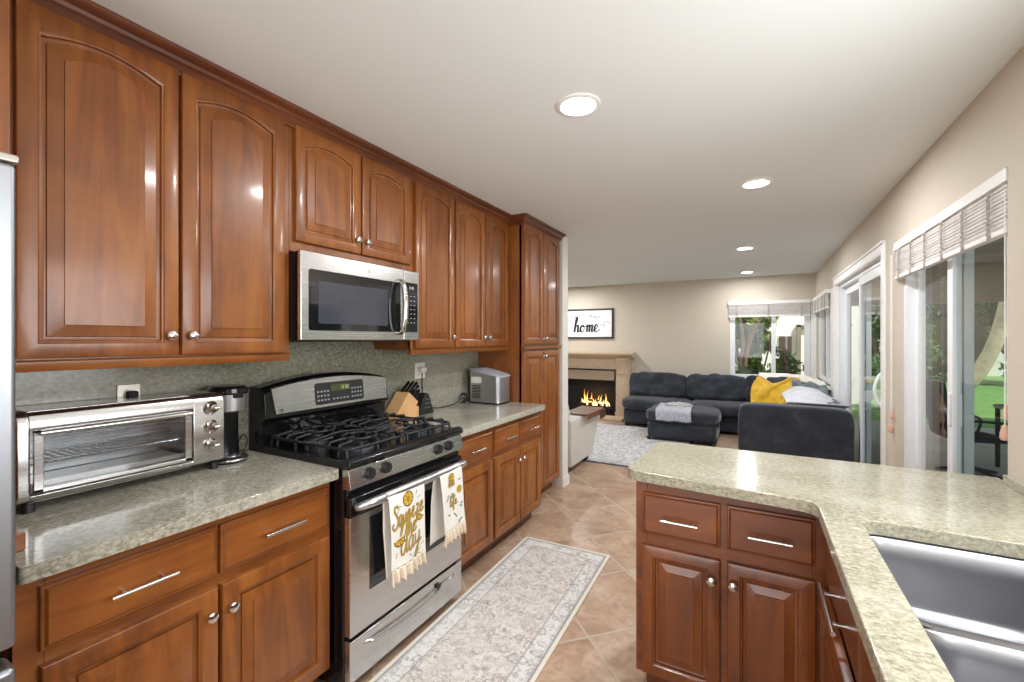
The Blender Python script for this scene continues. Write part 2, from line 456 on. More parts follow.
def runner_mat(hw, hl):
    t = NT('distressed_runner_pattern'); tc = t.n('ShaderNodeTexCoord'); v = tc.outputs['Object']
    sp = t.n('ShaderNodeSeparateXYZ'); t.l(v, sp.inputs[0])
    ax = t.math('ABSOLUTE', sp.outputs[0]); ay = t.math('ABSOLUTE', sp.outputs[1])
    e = t.math('MINIMUM', t.math('SUBTRACT', hw, ax), t.math('SUBTRACT', hl, ay))   # distance to edge
    n = t.noise(v, 30, 5, 0.7); n2 = t.noise(v, 7, 3, 0.6)
    base = t.mix(t.ramp(n, [(0.35, 0.0), (0.65, 1.0)]), lin((200, 191, 184)), lin((222, 216, 209)))
    nc = t.n('ShaderNodeTexNoise'); t.l(v, nc.inputs['Vector']); nc.inputs['Scale'].default_value = 26; nc.inputs['Detail'].default_value = 3
    av = t.n('ShaderNodeVectorMath', operation='MULTIPLY_ADD'); t.l(nc.outputs['Color'], av.inputs[0]); av.inputs[1].default_value = (0.05, 0.05, 0.0); t.l(v, av.inputs[2])
    vv = av.outputs[0]
    vd = t.vor(vv, 34, 'F1'); vd2 = t.vor(vv, 15, 'F1'); vs = t.vor(vv, 60, 'F1')
    ring = t.ramp(t.math('ABSOLUTE', t.math('SUBTRACT', vd, 0.36)), [(0.03, 0.9), (0.12, 0.0)])
    ring2 = t.ramp(t.math('ABSOLUTE', t.math('SUBTRACT', vd2, 0.34)), [(0.03, 0.9), (0.10, 0.0)])
    spot = t.ramp(vs, [(0.16, 1.0), (0.30, 0.0)])
    pat = t.math('MAXIMUM', t.math('MAXIMUM', ring, t.math('MULTIPLY', spot, 0.9)), ring2)
    wear = t.noise(v, 60, 4, 0.7)
    pat = t.math('MULTIPLY', pat, t.math('MULTIPLY', t.ramp(n2, [(0.32, 0.3), (0.6, 1.0)]), t.ramp(wear, [(0.35, 0.1), (0.6, 1.0)])))
    # medallions down the middle
    my = t.math('SUBTRACT', t.math('MODULO', t.math('ADD', sp.outputs[1], 5.0), 0.62), 0.31)
    rr = t.math('SQRT', t.math('ADD', t.math('POWER', sp.outputs[0], 2.0), t.math('POWER', t.math('MULTIPLY', my, 0.8), 2.0)))
    med = t.ramp(t.math('ABSOLUTE', t.math('SUBTRACT', rr, 0.125)), [(0.006, 0.6), (0.02, 0.0)])
    med2 = t.ramp(t.math('ABSOLUTE', t.math('SUBTRACT', rr, 0.075)), [(0.008, 0.6), (0.02, 0.0)])
    pat = t.math('MAXIMUM', pat, t.math('MULTIPLY', t.math('MULTIPLY', t.math('MAXIMUM', med, med2), spot), 1.0))
    field = t.mix(t.math('MULTIPLY', pat, 0.85), base, lin((104, 96, 96)))
    bord = t.mix(t.math('MULTIPLY', pat, 0.95), lin((218, 215, 211)), lin((106, 104, 106)))
    inb = t.ramp(e, [(0.108, 1.0), (0.110, 0.0)])
    c = t.mix(inb, field, bord)
    l1 = t.ramp(t.math('ABSOLUTE', t.math('SUBTRACT', e, 0.109)), [(0.002, 0.8), (0.005, 0.0)])
    l2 = t.ramp(t.math('ABSOLUTE', t.math('SUBTRACT', e, 0.024)), [(0.004, 0.85), (0.008, 0.0)])
    l3 = t.ramp(t.math('ABSOLUTE', t.math('SUBTRACT', e, 0.036)), [(0.001, 0.5), (0.003, 0.0)])
    c = t.mix(t.math('MAXIMUM', l1, t.math('MAXIMUM', l2, l3)), c, lin((146, 142, 142)))
    c = t.mix(t.ramp(e, [(0.017, 1.0), (0.019, 0.0)]), c, lin((222, 214, 200)))
    t.bump(t.noise(v, 300, 2), 0.2, 0.002)
    return t.set(c, 0.9, 0)

def living_rug_mat():
    t = NT('pale_distressed_rug'); v = t.coord(False)
    w = t.n('ShaderNodeTexWave'); t.l(v, w.inputs['Vector']); w.inputs['Scale'].default_value = 3.0
    w.inputs['Distortion'].default_value = 14; w.inputs['Detail'].default_value = 3; w.inputs['Detail Scale'].default_value = 2.4
    n = t.noise(v, 14, 5, 0.7)
    c = t.ramp(w.outputs['Fac'], [(0.2, lin((176, 174, 176))), (0.5, lin((198, 195, 190))), (0.85, lin((214, 210, 204)))])
    c = t.mix(t.ramp(n, [(0.42, 0.0), (0.6, 0.5)]), c, lin((150, 150, 158)))
    return t.set(c, 0.95, 0)

def grass_mat():
    t = NT('lawn'); v = t.coord(False)
    c = t.ramp(t.noise(v, 3, 6, 0.7), [(0.3, lin((98, 138, 66))), (0.7, lin((132, 168, 92)))])
    return t.set(c, 0.9, 0)
M['grass'] = grass_mat()

# ================================================================== THE ROOM SHELL
CZ = 2.43
KX = -2.10            # kitchen wall behind the counters
RX = 0.80             # wall with the sliding doors
FY = 8.05             # far wall
def struct(name, mb, mat, **k): return tag(mb.build(name, mat, None, **k), kind='structure')
struct('floor', MB().box((-5.6, -3.4, -0.12), (RX + 0.14, FY + 0.14, 0)), M['tile'])
struct('ceiling', MB().box((-5.6, -3.4, CZ), (RX + 0.14, FY + 0.14, CZ + 0.12)), M['ceil'])
struct('wall_left', MB().box((KX - 0.12, -3.3, 0), (KX, 3.95, CZ)).box((KX - 0.12, 3.95, 0), (-1.625, 4.09, CZ)), M['wall'])
struct('wall_side_living', MB().box((-5.6, 3.95, 0), (-5.48, FY, CZ)).box((-5.48, 3.95, 0), (KX - 0.12, 4.09, CZ)), M['wall'])
struct('wall_rear', MB().box((KX - 0.12, -3.4, 0), (-1.6, -3.28, CZ)).box((0.4, -3.4, 0), (RX, -3.28, CZ)).box((-1.6, -3.4, 2.1), (0.4, -3.28, CZ)), M['wall'])
# right wall with openings: (y0,y1,z0,z1)
D1 = (2.26, 3.735, 0.0, 2.055); D2 = (4.02, 6.12, 0.0, 2.045); W2 = (6.45, 7.92, 0.85, 2.0); W3 = (0.1, 1.75, 1.08, 2.0)
wr = MB(); y = -3.4
for (a, b, z0, z1) in sorted((D1, D2, W2, W3)):
    wr.box((RX, y, 0), (RX + 0.14, a, CZ)); wr.box((RX, a, z1), (RX + 0.14, b, CZ))
    if z0 > 0: wr.box((RX, a, 0), (RX + 0.14, b, z0))
    y = b
wr.box((RX, y, 0), (RX + 0.14, FY, CZ))
struct('wall_right', wr, M['wall'])
W1 = (-0.36, 0.74, 0.80, 2.0)
struct('wall_far', MB().box((-5.6, FY, 0), (W1[0], FY + 0.14, CZ)).box((W1[1], FY, 0), (RX + 0.14, FY + 0.14, CZ))
       .box((W1[0], FY, 0), (W1[1], FY + 0.14, W1[2])).box((W1[0], FY, W1[3]), (W1[1], FY + 0.14, CZ)), M['wall'])
# baseboards
bbp = [(0, 0), (0.014, 0), (0.014, 0.075), (0.008, 0.095), (0, 0.10)]
struct('baseboard_left', MB().prism(bbp, lambda a, b, w: Vector((-1.625 + a, 3.955 + w * 1.0, b)), 0.135)
       .prism(bbp, lambda a, b, w: Vector((-1.70 + w, 4.09 + a, b)), 0.089), M['white'])
struct('baseboard_far', MB().prism(bbp, lambda a, b, w: Vector((-1.9 + w, FY - a, b)), 2.68), M['white'])
struct('baseboard_right', MB().prism(bbp, lambda a, b, w: Vector((RX - a, 2.35 - 0.1 + w, b)), 0.005 + 0.0)
       .prism(bbp, lambda a, b, w: Vector((RX - a, 3.67 + w, b)), 0.25), M['white'])
struct('trim_1', MB().box((0.742, FY - 0.012, 0.78), (RX - 0.001, FY - 0.0005, 2.02)).box((RX - 0.012, 7.922, 0.80), (RX - 0.0005, FY - 0.013, 2.02)), M['white'])
struct('trim_2', MB().box((-1.6245, 3.952, 0.10), (-1.6205, 4.088, CZ)), M['white'])
struct('trim_3', MB().box((RX - 0.012, 6.20, 0.10), (RX - 0.0005, 6.368, 2.02)), M['white'])

# far window (two lights, white vinyl) --------------------------------------------------
def window(name, ori, a, b, z0, z1, mull=(0.5,), depth=0.05, fw=0.05, plane=0.0, tint='glass'):
    """ori 'y' = wall across y (far wall), 'x' = right wall; a..b along the wall"""
    root = thing(name, (0, 0, 0), kind='structure')
    def B(m, u0, u1, w0, w1, d0, d1):
        if ori == 'y': m.box((u0, plane + d0, w0), (u1, plane + d1, w1))
        else: m.box((plane + d0, u0, w0), (plane + d1, u1, w1))
    f = MB()
    B(f, a, a + fw, z0, z1, 0, depth); B(f, b - fw, b, z0, z1, 0, depth)
    B(f, a + fw, b - fw, z0, z0 + fw * 0.8, 0, depth); B(f, a + fw, b - fw, z1 - fw, z1, 0, depth)
    f.build('window_frame', M['vinyl'], root, bevel=0.003)
    ms = [a + fw] + [a + (b - a) * q for q in mull] + [b - fw]
    for i, q in enumerate(ms[1:-1]):
        m = MB(); B(m, q - 0.03, q + 0.03, z0 + fw, z1 - fw, 0.004, depth - 0.004); m.build('window_mullion', M['vinyl'], root, bevel=0.003)
    for i in range(len(ms) - 1):
        g = MB(); B(g, ms[i], ms[i + 1], z0 + fw, z1 - fw, depth * 0.5, depth * 0.5 + 0.004); g.build('window_pane', M[tint], root, smooth=0)
    return root
w = window('window_1', 'y', W1[0], W1[1], W1[2], W1[3], (0.56,), 0.06, 0.075, FY + 0.03)
bx('window_sill', (W1[0] - 0.03, FY - 0.03, W1[2] - 0.03), (W1[1] + 0.03, FY + 0.03, W1[2]), M['white'], w)
w = window('window_2', 'x', W2[0], W2[1], W2[2], W2[3], (0.5,), 0.06, 0.06, RX + 0.03)
bx('window_sill', (RX - 0.03, W2[0] - 0.03, W2[2] - 0.03), (RX + 0.03, W2[1] + 0.0, W2[2]), M['white'], w)
bx('window_casing', (RX - 0.012, W2[0] - 0.08, W2[2]), (RX + 0.0, W2[0], W2[3] + 0.02), M['white'], w)
w = window('window_3', 'x', W3[0], W3[1], W3[2], W3[3], (0.5,), 0.06, 0.05, RX + 0.05)
w = window('window_4', 'y', -1.6, 0.4, 0.05, 2.1, (0.5,), 0.06, 0.06, -3.36)

# sliding patio doors -------------------------------------------------------------------
def slider(name, y0, y1, z1, mid, near_tint, casing, dx=0.03):
    root = thing(name, (RX, (y0 + y1) / 2, 0), kind='structure')
    x0 = RX + dx; x1 = RX + dx + 0.09
    f = MB(); f.box((x0, y0, 0), (x1, y0 + 0.05, z1)).box((x0, y1 - 0.05, 0), (x1, y1, z1)).box((x0, y0 + 0.05, z1 - 0.05), (x1, y1 - 0.05, z1)).box((x0, y0 + 0.05, 0), (x1, y1 - 0.05, 0.03))
    f.build('door_frame', M['vinyl'], root, bevel=0.004)
    def sash(a, b, xa, xb, mat, st=0.065):
        s_ = MB(); s_.box((xa, a, 0.03), (xb, a + st, z1 - 0.05)).box((xa, b - st, 0.03), (xb, b, z1 - 0.05)).box((xa, a + st, 0.03), (xb, b - st, 0.13)).box((xa, a + st, z1 - 0.13), (xb, b - st, z1 - 0.05))
        o = s_.build('door_sash', M['vinyl'], root, bevel=0.004)
        MB().box(((xa + xb) / 2 - 0.003, a + st, 0.13), ((xa + xb) / 2 + 0.003, b - st, z1 - 0.13)).build('door_pane', mat, o, smooth=0)
        return o
    far = sash(mid - 0.03, y1 - 0.045, x0 + 0.048, x0 + 0.085, M['glass'], 0.045)
    near = sash(y0 + 0.05, mid + 0.035, x0 + 0.005, x0 + 0.042, near_tint)
    if casing:
        c = MB(); cw = 0.075
        c.box((RX - 0.016, y0 - cw, 0), (RX, y0 + 0.0, z1 + cw - 0.02)).box((RX - 0.016, y1, 0), (RX, y1 + cw, z1 + cw - 0.02)).box((RX - 0.016, y0, z1), (RX, y1, z1 + cw - 0.02))
        c.box((RX - 0.026, y0 - cw, z1 + cw - 0.02), (RX, y1 + cw, z1 + cw))
        c.box((RX - 0.015, y0 + 0.0005, 0), (RX + dx - 0.001, y0 + 0.012, z1 - 0.013)).box((RX - 0.015, y1 - 0.012, 0), (RX + dx - 0.001, y1 - 0.0005, z1 - 0.013)).box((RX - 0.015, y0 + 0.0005, z1 - 0.012), (RX + dx - 0.001, y1 - 0.0005, z1 - 0.0005))
        c.build('door_casing', M['white'], root, bevel=0.003)
    return root, near
s1, n1_ = slider('door_1', D1[0], D1[1], D1[3], 2.98, M['tint'], False, 0.046)
bx('door_latch', (RX + 0.042, 2.955, 1.0), (RX + 0.052, 2.985, 1.16), M['vinyl'], s1, 0.004)
s2, n2_ = slider('door_2', D2[0], D2[1], D2[3], 5.05, M['tint'], True)
MB().tube(catmull([(RX + 0.03, 4.10, 0.93), (RX - 0.01, 4.10, 0.96), (RX - 0.035, 4.10, 1.06), (RX - 0.01, 4.10, 1.16), (RX + 0.03, 4.10, 1.19)]), 0.011, 8).build('door_handle', M['vinyl'], s2)

# gathered slat blinds ------------------------------------------------------------------
def blind(name, label, ori, a, b, plane, ztop, zbot, ntape, group=None, sag=0.0, tilt=0.0):
    """plane = inner face of wall; hangs in front of it on the room side (negative direction)"""
    root = thing(name, ((a + b) / 2 if ori == 'y' else plane, plane if ori == 'y' else (a + b) / 2, zbot), label, 'blind', group)
    def P(u, d, z): return Vector((u, plane - d, z)) if ori == 'y' else Vector((plane - d, u, z))
    def B(m, u0, u1, d0, d1, w0, w1): m.box(P(u0, d0, w0), P(u1, d1, w1))
    m = MB(); B(m, a, b, 0.002, 0.052, ztop - 0.05, ztop); m.build('head_rail', M['white'], root, bevel=0.004)
    m = MB(); rr = random.Random(3)
    n = 11; zt = ztop - 0.052; hh = (zt - zbot - 0.02) / n
    for i in range(n):
        z = zt - hh * i
        sw = 0.004 * math.sin(i * 1.9)
        vs = [P(a + 0.006, 0.044, z + 0.003), P(b - 0.006, 0.044, z + 0.003 + sw * 0.5), P(b - 0.006, 0.026 + sw, z - hh * 1.15), P(a + 0.006, 0.026 - sw, z - hh * 1.15)]
        vs += [v + Vector((0, 0, 0.0035)) for v in vs]
        m.add(vs, [(0, 1, 2, 3), (7, 6, 5, 4), (0, 4, 5, 1), (1, 5, 6, 2), (2, 6, 7, 3), (3, 7, 4, 0)])
    m.build('slats', M['blind'], root, smooth=0)
    m = MB(); B(m, a + 0.008, b - 0.008, 0.02, 0.050, zbot, zbot + 0.022); m.build('bottom_rail', M['blind'], root, bevel=0.004)
    for i in range(ntape):
        u = a + 0.12 + (b - a - 0.24) * i / max(1, ntape - 1)
        m = MB(); pts = []
        for k in range(19):
            z = zt - (zt - zbot) * k / 18
            pts.append(P(u + 0.003 * math.sin(k * 2.1 + i), 0.050 + 0.006 * abs(math.sin(k * 1.7)), z))
        m.tube(pts, 0.0035, 5); m.tube([p + (Vector((0.012, 0, 0)) if ori == 'y' else Vector((0, 0.012, 0))) for p in pts], 0.0035, 5)
        m.build('ladder_tape', M['tape'], root)
    return root
b1 = blind('window_blind', 'whitewashed slat blind gathered above the nearest sliding patio door', 'x', D1[0] + 0.002, D1[1] - 0.002, RX + 0.045, 2.052, 1.815, 6)
for (yy, z, dx) in ((2.296, 1.16, -0.012), (2.286, 1.085, -0.002), (3.742, 0.93, 0.012), (3.742, 0.84, 0.018)):
    cd = MB().tube([(RX - dx, yy, 1.98), (RX - dx, yy, z + 0.02)], 0.0022, 5).build('pull_cord', M['white'], b1)
    MB().lathe([(0.004, 0.03), (0.008, 0.026), (0.014, 0.0), (0.015, -0.018), (0.011, -0.026)], (RX - dx, yy, z), n=10).build('tassel', M['tassel'], cd)
blind('window_blind', 'pale slat blind gathered at the top of the far wall window', 'y', W1[0] - 0.02, 0.735, FY, 2.03, 1.78, 3)
blind('window_blind', 'small corner blind on the right wall beyond the casing of the farther patio door', 'x', W2[0], 7.985, RX, 2.03, 1.80, 5)

# ================================================================== WOODWORK BUILDERS
def face_map(o, U, Wd):
    o = Vector(o); U = Vector(U); Wd = Vector(Wd)
    return lambda u, v, w: o + U * u + Vector((0, 0, 1)) * v + Wd * w

def panel_door(name, fm, u0, u1, v0, v1, mat, parent, arch=0.0, st=0.058):
    """raised-panel door; the front of the frame is at w = 0.02"""
    T = 0.022
    def outline(d, a, w):
        x0, x1, y0, y1 = u0 + d, u1 - d, v0 + d, v1 - d
        n = 18; m_ = 4; pts = []
        for i in range(n): pts.append((x0 + (x1 - x0) * i / n, y0))
        for i in range(m_): pts.append((x1, y0 + (y1 - y0 - (a if a else 0)) * i / m_))
        for i in range(n + 1):
            s_ = 1 - 2 * i / n
            yy = y1
            if a:
                # flat shoulder then an eyebrow arch
                k = min(1.0, abs(s_) / 0.96)
                yy = y1 - a + a * (1 - k ** 2.0)
            pts.append((x0 + (x1 - x0) * (s_ + 1) / 2, yy))
        for i in range(1, m_): pts.append((x0, (y1 - (a if a else 0)) - (y1 - y0 - (a if a else 0)) * i / m_))
        return [fm(px, py, w) for px, py in pts]
    pw = min(0.034, (u1 - u0) * 0.10)
    rs = [outline(0, 0, 0), outline(0, 0, T - 0.005), outline(0.0015, 0, T - 0.0015), outline(0.005, 0, T),
          outline(st - 0.012, arch, T), outline(st - 0.008, arch, T - 0.0035), outline(st - 0.004, arch, T - 0.0045),
          outline(st - 0.002, arch, T - 0.0150), outline(st + 0.003, arch, T - 0.0165), outline(st + 0.008, arch, T - 0.0165), outline(st + 0.010, arch, T - 0.0115),
          outline(st + 0.010 + pw * 0.5, arch, T - 0.0085), outline(st + 0.010 + pw, arch, T - 0.0050), outline(st + 0.0105 + pw, arch, T - 0.0010), outline(st + 0.016 + pw, arch, T - 0.0010)]
    m = MB().rings(rs, True, True)
    return m.build(name, mat, parent, smooth=25)

def slab_drawer(name, fm, u0, u1, v0, v1, mat, parent):
    T = 0.020
    def o(d, w): return [fm(a, b, w) for a, b in ((u0 + d, v0 + d), (u1 - d, v0 + d), (u1 - d, v1 - d), (u0 + d, v1 - d))]
    return MB().rings([o(0, 0), o(0, T - 0.009), o(0.002, T - 0.007), o(0.007, T - 0.006), o(0.010, T - 0.002), o(0.013, T), o(0.02, T)]).build(name, mat, parent, smooth=20)

def knob(fm, u, v, parent, w=0.020):
    c = fm(u, v, w); n_ = (fm(0, 0, 1) - fm(0, 0, 0))
    return MB().lathe([(0.006, -0.001), (0.0055, 0.010), (0.008, 0.013), (0.0155, 0.017), (0.017, 0.021), (0.0155, 0.025), (0.009, 0.0285), (0.001, 0.0295)], c, n_, 18).build('knob', M['chrome'], parent, smooth=40)

def bar_handle(fm, u0, u1, v, parent, w=0.020, off=0.030, r=0.0058):
    m = MB().tube([fm(u0, v, w + off), fm(u1, v, w + off)], r, 12)
    q = (u1 - u0) * 0.2
    for u in (u0 + q, u1 - q): m.tube([fm(u, v, w - 0.001), fm(u, v, w + off)], r * 0.8, 10)
    return m.build('handle', M['chrome'], parent, smooth=40)

def cab(name, loc, label, group=None, cat='cabinet'):
    return thing(name, loc, label, cat, group)

LF = face_map((-1.795, 0, 0), (0, 1, 0), (1, 0, 0))      # upper face frames (left wall)
BF = face_map((-1.505, 0, 0), (0, 1, 0), (1, 0, 0))      # base face frames (left wall)
PF = face_map((-1.665, 0, 0), (0, 1, 0), (1, 0, 0))      # pantry face frame
NF = face_map((0, 1.80, 0), (1, 0, 0), (0, -1, 0))       # peninsula face frame
SF = face_map((0.215, 0, 0), (0, -1, 0), (-1, 0, 0))     # sink run face frame

def upper(label, y0, y1, z0, doors, arch, knobs, rail=True, depth=(KX, -1.795)):
    t = cab('upper_cabinet', (-1.95, (y0 + y1) / 2, z0), label, 'upper cabinets along the left wall')
    b = MB().box((KX + 0.002, y0, z0), (-1.797, y1, 2.425))
    b.build('cabinet_body', M['wood_z'], t, bevel=0.002)
    f = MB(); z0r = z0 - (0.03 if rail else 0)
    # face frame
    ys = [y0] + [v for d in doors for v in d] + [y1]
    f.box((-1.815, y0, z0), (-1.795, doors[0][0] + 0.012, 2.425)).box((-1.815, doors[-1][1] - 0.012, z0), (-1.795, y1, 2.425))
    a_, b_ = doors[0][0] + 0.012, doors[-1][1] - 0.012
    f.box((-1.815, a_, z0), (-1.795, b_, z0 + 0.045)).box((-1.815, a_, 2.36), (-1.795, b_, 2.425))
    f.build('face_frame', M['wood_z'], t, bevel=0.0015)
    if rail:
        MB().prism([(-0.02, 0.0), (0.002, 0.0), (0.006, -0.006), (0.006, -0.02), (0.0, -0.034), (-0.02, -0.034)],
                   lambda a, bb, w: Vector((-1.795 + a, y0 + w, z0 + 0.004 + bb)), y1 - y0).build('light_rail', M['wood_y'], t)
    return t
UZ = 1.366
def upper_doors(t, doors, v0, v1, arch, kn, fm=LF):
    for (a, b), k in zip(doors, kn):
        d = panel_door('door', fm, a, b, v0, v1, M['wood_z'], t, arch * 0.55, 0.054)
        knob(fm, a + 0.028 if k < 0 else b - 0.028, v0 + 0.068 if abs(k) == 1 else v1 - 0.05, d)
t = upper('large two-door upper cabinet above the toaster oven, nearest the refrigerator', 0.375, 1.225, UZ, ((0.402, 0.793), (0.803, 1.193)), .05, (1, -1))
upper_doors(t, ((0.402, 0.793), (0.803, 1.193)), 1.374, 2.378, 0.06, (1, -1))
t = upper('short two-door upper cabinet above the microwave', 1.226, 2.004, 1.82, ((1.245, 1.612), (1.622, 1.99)), .05, (1, -1), rail=False)
upper_doors(t, ((1.245, 1.612), (1.622, 1.99)), 1.866, 2.380, 0.055, (1, -1))
t = upper('narrow single-door upper cabinet just right of the microwave', 2.005, 2.428, UZ, ((2.03, 2.418),), .05, (1,))
upper_doors(t, ((2.03, 2.418),), 1.374, 2.378, 0.055, (1,))
t = upper('two-door upper cabinet beside the tall pantry', 2.429, 3.189, UZ, ((2.440, 2.810), (2.820, 3.168)), .05, (1, -1))
upper_doors(t, ((2.440, 2.810), (2.820, 3.168)), 1.374, 2.378, 0.055, (1, -1))

# pantry
PY0, PY1 = 3.190, 3.948
t = cab('pantry_cabinet', (-1.88, 3.57, 0), 'tall four-door cherry pantry cabinet at the end of the run')
MB().box((KX + 0.002, PY0, 0.10), (-1.667, PY1, 2.425)).build('cabinet_body', M['wood_z'], t, bevel=0.002)
MB().box((-1.69, PY0, 0.10), (-1.665, PY0 + 0.025, 2.425)).box((-1.69, PY1 - 0.03, 0.10), (-1.665, PY1, 2.425)).box((-1.69, PY0 + 0.025, 2.36), (-1.665, PY1 - 0.03, 2.425)).box((-1.69, PY0 + 0.025, 0.10), (-1.665, PY1 - 0.03, 0.135)).build('face_frame', M['wood_z'], t, bevel=0.0015)
MB().box((KX + 0.002, PY0 + 0.01, 0), (-1.73, PY1 - 0.005, 0.10)).build('toe_kick', M['wood_y'], t)
MB().prism([(0, 0), (0.030, 0.006), (0.034, 0.012), (0.034, 0.026), (0.026, 0.032), (0, 0.034)], lambda a, b, w: Vector((-1.665 + a, PY0 - 0.02 + w, 1.338 + b)), PY1 - PY0 + 0.02).build('rail_moulding', M['wood_y'], t)
for (a, b, k) in ((3.205, 3.560, 1), (3.568, 3.925, -1)):
    d = panel_door('door', PF, a, b, 1.385, 2.378, M['wood_z'], t, 0.03, 0.054); knob(PF, b - 0.025 if k > 0 else a + 0.025, 1.43, d)
    d = panel_door('door', PF, a, b, 0.115, 1.325, M['wood_z'], t, 0, 0.055); knob(PF, b - 0.025 if k > 0 else a + 0.025, 1.275, d)

# crown moulding following the cabinet tops
def sweep(path, prof, mat, name, label, parent=None):
    n = len(path); rs = []
    for i, p in enumerate(path):
        p = Vector((*p, 0))
        def nrm(a, b):
            d = (Vector((*b, 0)) - Vector((*a, 0))).normalized(); return Vector((d.y, -d.x, 0))
        if i == 0: o = nrm(path[0], path[1])
        elif i == n - 1: o = nrm(path[-2], path[-1])
        else:
            a = nrm(path[i - 1], path[i]); b = nrm(path[i], path[i + 1]); o = (a + b) / (1 + a.dot(b))
        rs.append([p + o * a_ + Vector((0, 0, z)) for a_, z in prof])
    return MB().rings(rs, True, True).build(name, mat, parent, smooth=25)
crown = [(-0.004, 2.362), (0.010, 2.364), (0.014, 2.372), (0.022, 2.376), (0.030, 2.386), (0.046, 2.394), (0.052, 2.404), (0.070, 2.412), (0.078, 2.418), (0.080, 2.429), (-0.004, 2.429)]
o = sweep([(-1.795, 0.37), (-1.795, PY0), (-1.665, PY0), (-1.665, PY1)], crown, M['wood_glaze'], 'crown_moulding', '')
tag(o, 'dark cherry crown moulding running along the tops of the upper cabinets', 'moulding')

# base cabinets, left run
def base_cab(label, y0, y1, drawers, doors, kn, group='base cabinets along the left wall'):
    t = cab('base_cabinet', (-1.8, (y0 + y1) / 2, 0), label, group)
    MB().box((KX + 0.002, y0, 0.10), (-1.507, y1, 0.874)).build('cabinet_body', M['wood_z'], t, bevel=0.002)
    f = MB().box((-1.525, y0, 0.10), (-1.505, doors[0][0] + 0.01, 0.874)).box((-1.525, doors[-1][1] - 0.01, 0.10), (-1.505, y1, 0.874))
    a_, b_ = doors[0][0] + 0.01, doors[-1][1] - 0.01
    f.box((-1.525, a_, 0.835), (-1.505, b_, 0.874)).box((-1.525, a_, 0.64), (-1.505, b_, 0.68)).box((-1.525, a_, 0.10), (-1.505, b_, 0.125))
    f.build('face_frame', M['wood_y'], t, bevel=0.0015)
    MB().box((KX + 0.002, y0 + 0.002, 0), (-1.575, y1 - 0.002, 0.10)).build('toe_kick', M['wood_glaze'], t)
    for (a, b) in drawers:
        d = slab_drawer('drawer', BF, a, b, 0.682, 0.838, M['wood_y'], t)
        c = (a + b) / 2; hw = 0.075 if b - a > 0.32 else 0.062
        bar_handle(BF, c - hw, c + hw, 0.757, d)
    for (a, b), k in zip(doors, kn):
        d = panel_door('door', BF, a, b, 0.118, 0.648, M['wood_z'], t, 0, 0.058)
        knob(BF, b - 0.026 if k > 0 else a + 0.026, 0.57, d)
    return t
base_cab('two-drawer base cabinet below the toaster oven', 0.335, 1.205, ((0.378, 0.772), (0.784, 1.190)), ((0.378, 0.772), (0.784, 1.190)), (1, -1))
base_cab('narrow base cabinet with one drawer, just right of the range', 1.995, 2.452, ((2.02, 2.44),), ((2.02, 2.44),), (-1,))
base_cab('base cabinet with two small drawers beside the pantry', 2.453, 3.185, ((2.472, 2.815), (2.828, 3.168)), ((2.472, 2.815), (2.828, 3.168)), (1, -1))

# counters
def slab(outline, z0, z1, name, mat, hole=None, bev=0.016, parent=None):
    bm = bmesh.new(); es = []
    for loop in [outline] + ([hole] if hole else []):
        vs = [bm.verts.new((x, y, z1)) for x, y in loop]
        es += [bm.edges.new((vs[i], vs[(i + 1) % len(vs)])) for i in range(len(vs))]
    bmesh.ops.triangle_fill(bm, use_beauty=True, use_dissolve=False, edges=es)
    ret = bmesh.ops.extrude_face_region(bm, geom=bm.faces[:])
    bmesh.ops.translate(bm, vec=(0, 0, z0 - z1), verts=[g for g in ret['geom'] if isinstance(g, bmesh.types.BMVert)])
    bmesh.ops.recalc_face_normals(bm, faces=bm.faces)
    me = bpy.data.meshes.new(name); bm.to_mesh(me); bm.free()
    me.polygons.foreach_set('use_smooth', [True] * len(me.polygons))
    me.materials.append(mat)
    o = bpy.data.objects.new(name, me); COL.objects.link(o); o.parent = parent
    md = o.modifiers.new('bevel', 'BEVEL'); md.width = bev; md.segments = 4; md.limit_method = 'ANGLE'; md.angle_limit = math.radians(50); md.harden_normals = True
    return o
def rrect(x0, y0, x1, y1, r, n=6, which=(1, 1, 1, 1)):
    pts = []
    for (cx, cy, a0, w_) in ((x1, y1, 0, which[0]), (x0, y1, 90, which[1]), (x0, y0, 180, which[2]), (x1, y0, 270, which[3])):
        if not w_: pts.append((cx, cy)); continue
        ox = cx - r if cx == x1 else cx + r; oy = cy - r if cy == y1 else cy + r
        for k in range(n + 1):
            a = math.radians(a0 + 90 * k / n); pts.append((ox + r * math.cos(a), oy + r * math.sin(a)))
    return pts
o = slab(rrect(KX + 0.001, 0.335, -1.452, 1.212, 0.012, 3, (1, 0, 0, 1)), 0.872, 0.912, 'countertop', M['granite'])
tag(o, 'granite countertop left of the range, under the toaster oven', 'countertop')
o = slab(rrect(KX + 0.001, 1.990, -1.452, 3.188, 0.02, 3, (1, 0, 0, 1)), 0.872, 0.912, 'countertop', M['granite'])
tag(o, 'granite countertop between the range and the pantry', 'countertop')
SKH = rrect(0.266, 0.80, 0.66, 1.60, 0.045, 8)
ol = [(-0.38, 1.722), (0.172, 1.675), (0.172, -0.6), (RX - 0.002, -0.6), (RX - 0.002, 2.33)] + [(-0.385 , 2.33)] 
ol = [(-0.452 + 0.05 - 0.05 * math.cos(a), 1.752 + 0.05 - 0.05 * math.sin(a)) for a in [math.radians(q) for q in (0, 22, 45, 68, 90)]] + [(0.140, 1.695), (0.158, 1.688), (0.168, 1.672), (0.172, 1.65), (0.172, -0.6), (RX - 0.002, -0.6), (RX - 0.002, 2.325)] + [(-0.43 + 0.05 - 0.05 * math.sin(a), 2.275 + 0.05 * math.cos(a)) for a in [math.radians(q) for q in (0, 22, 45, 68, 90)]]
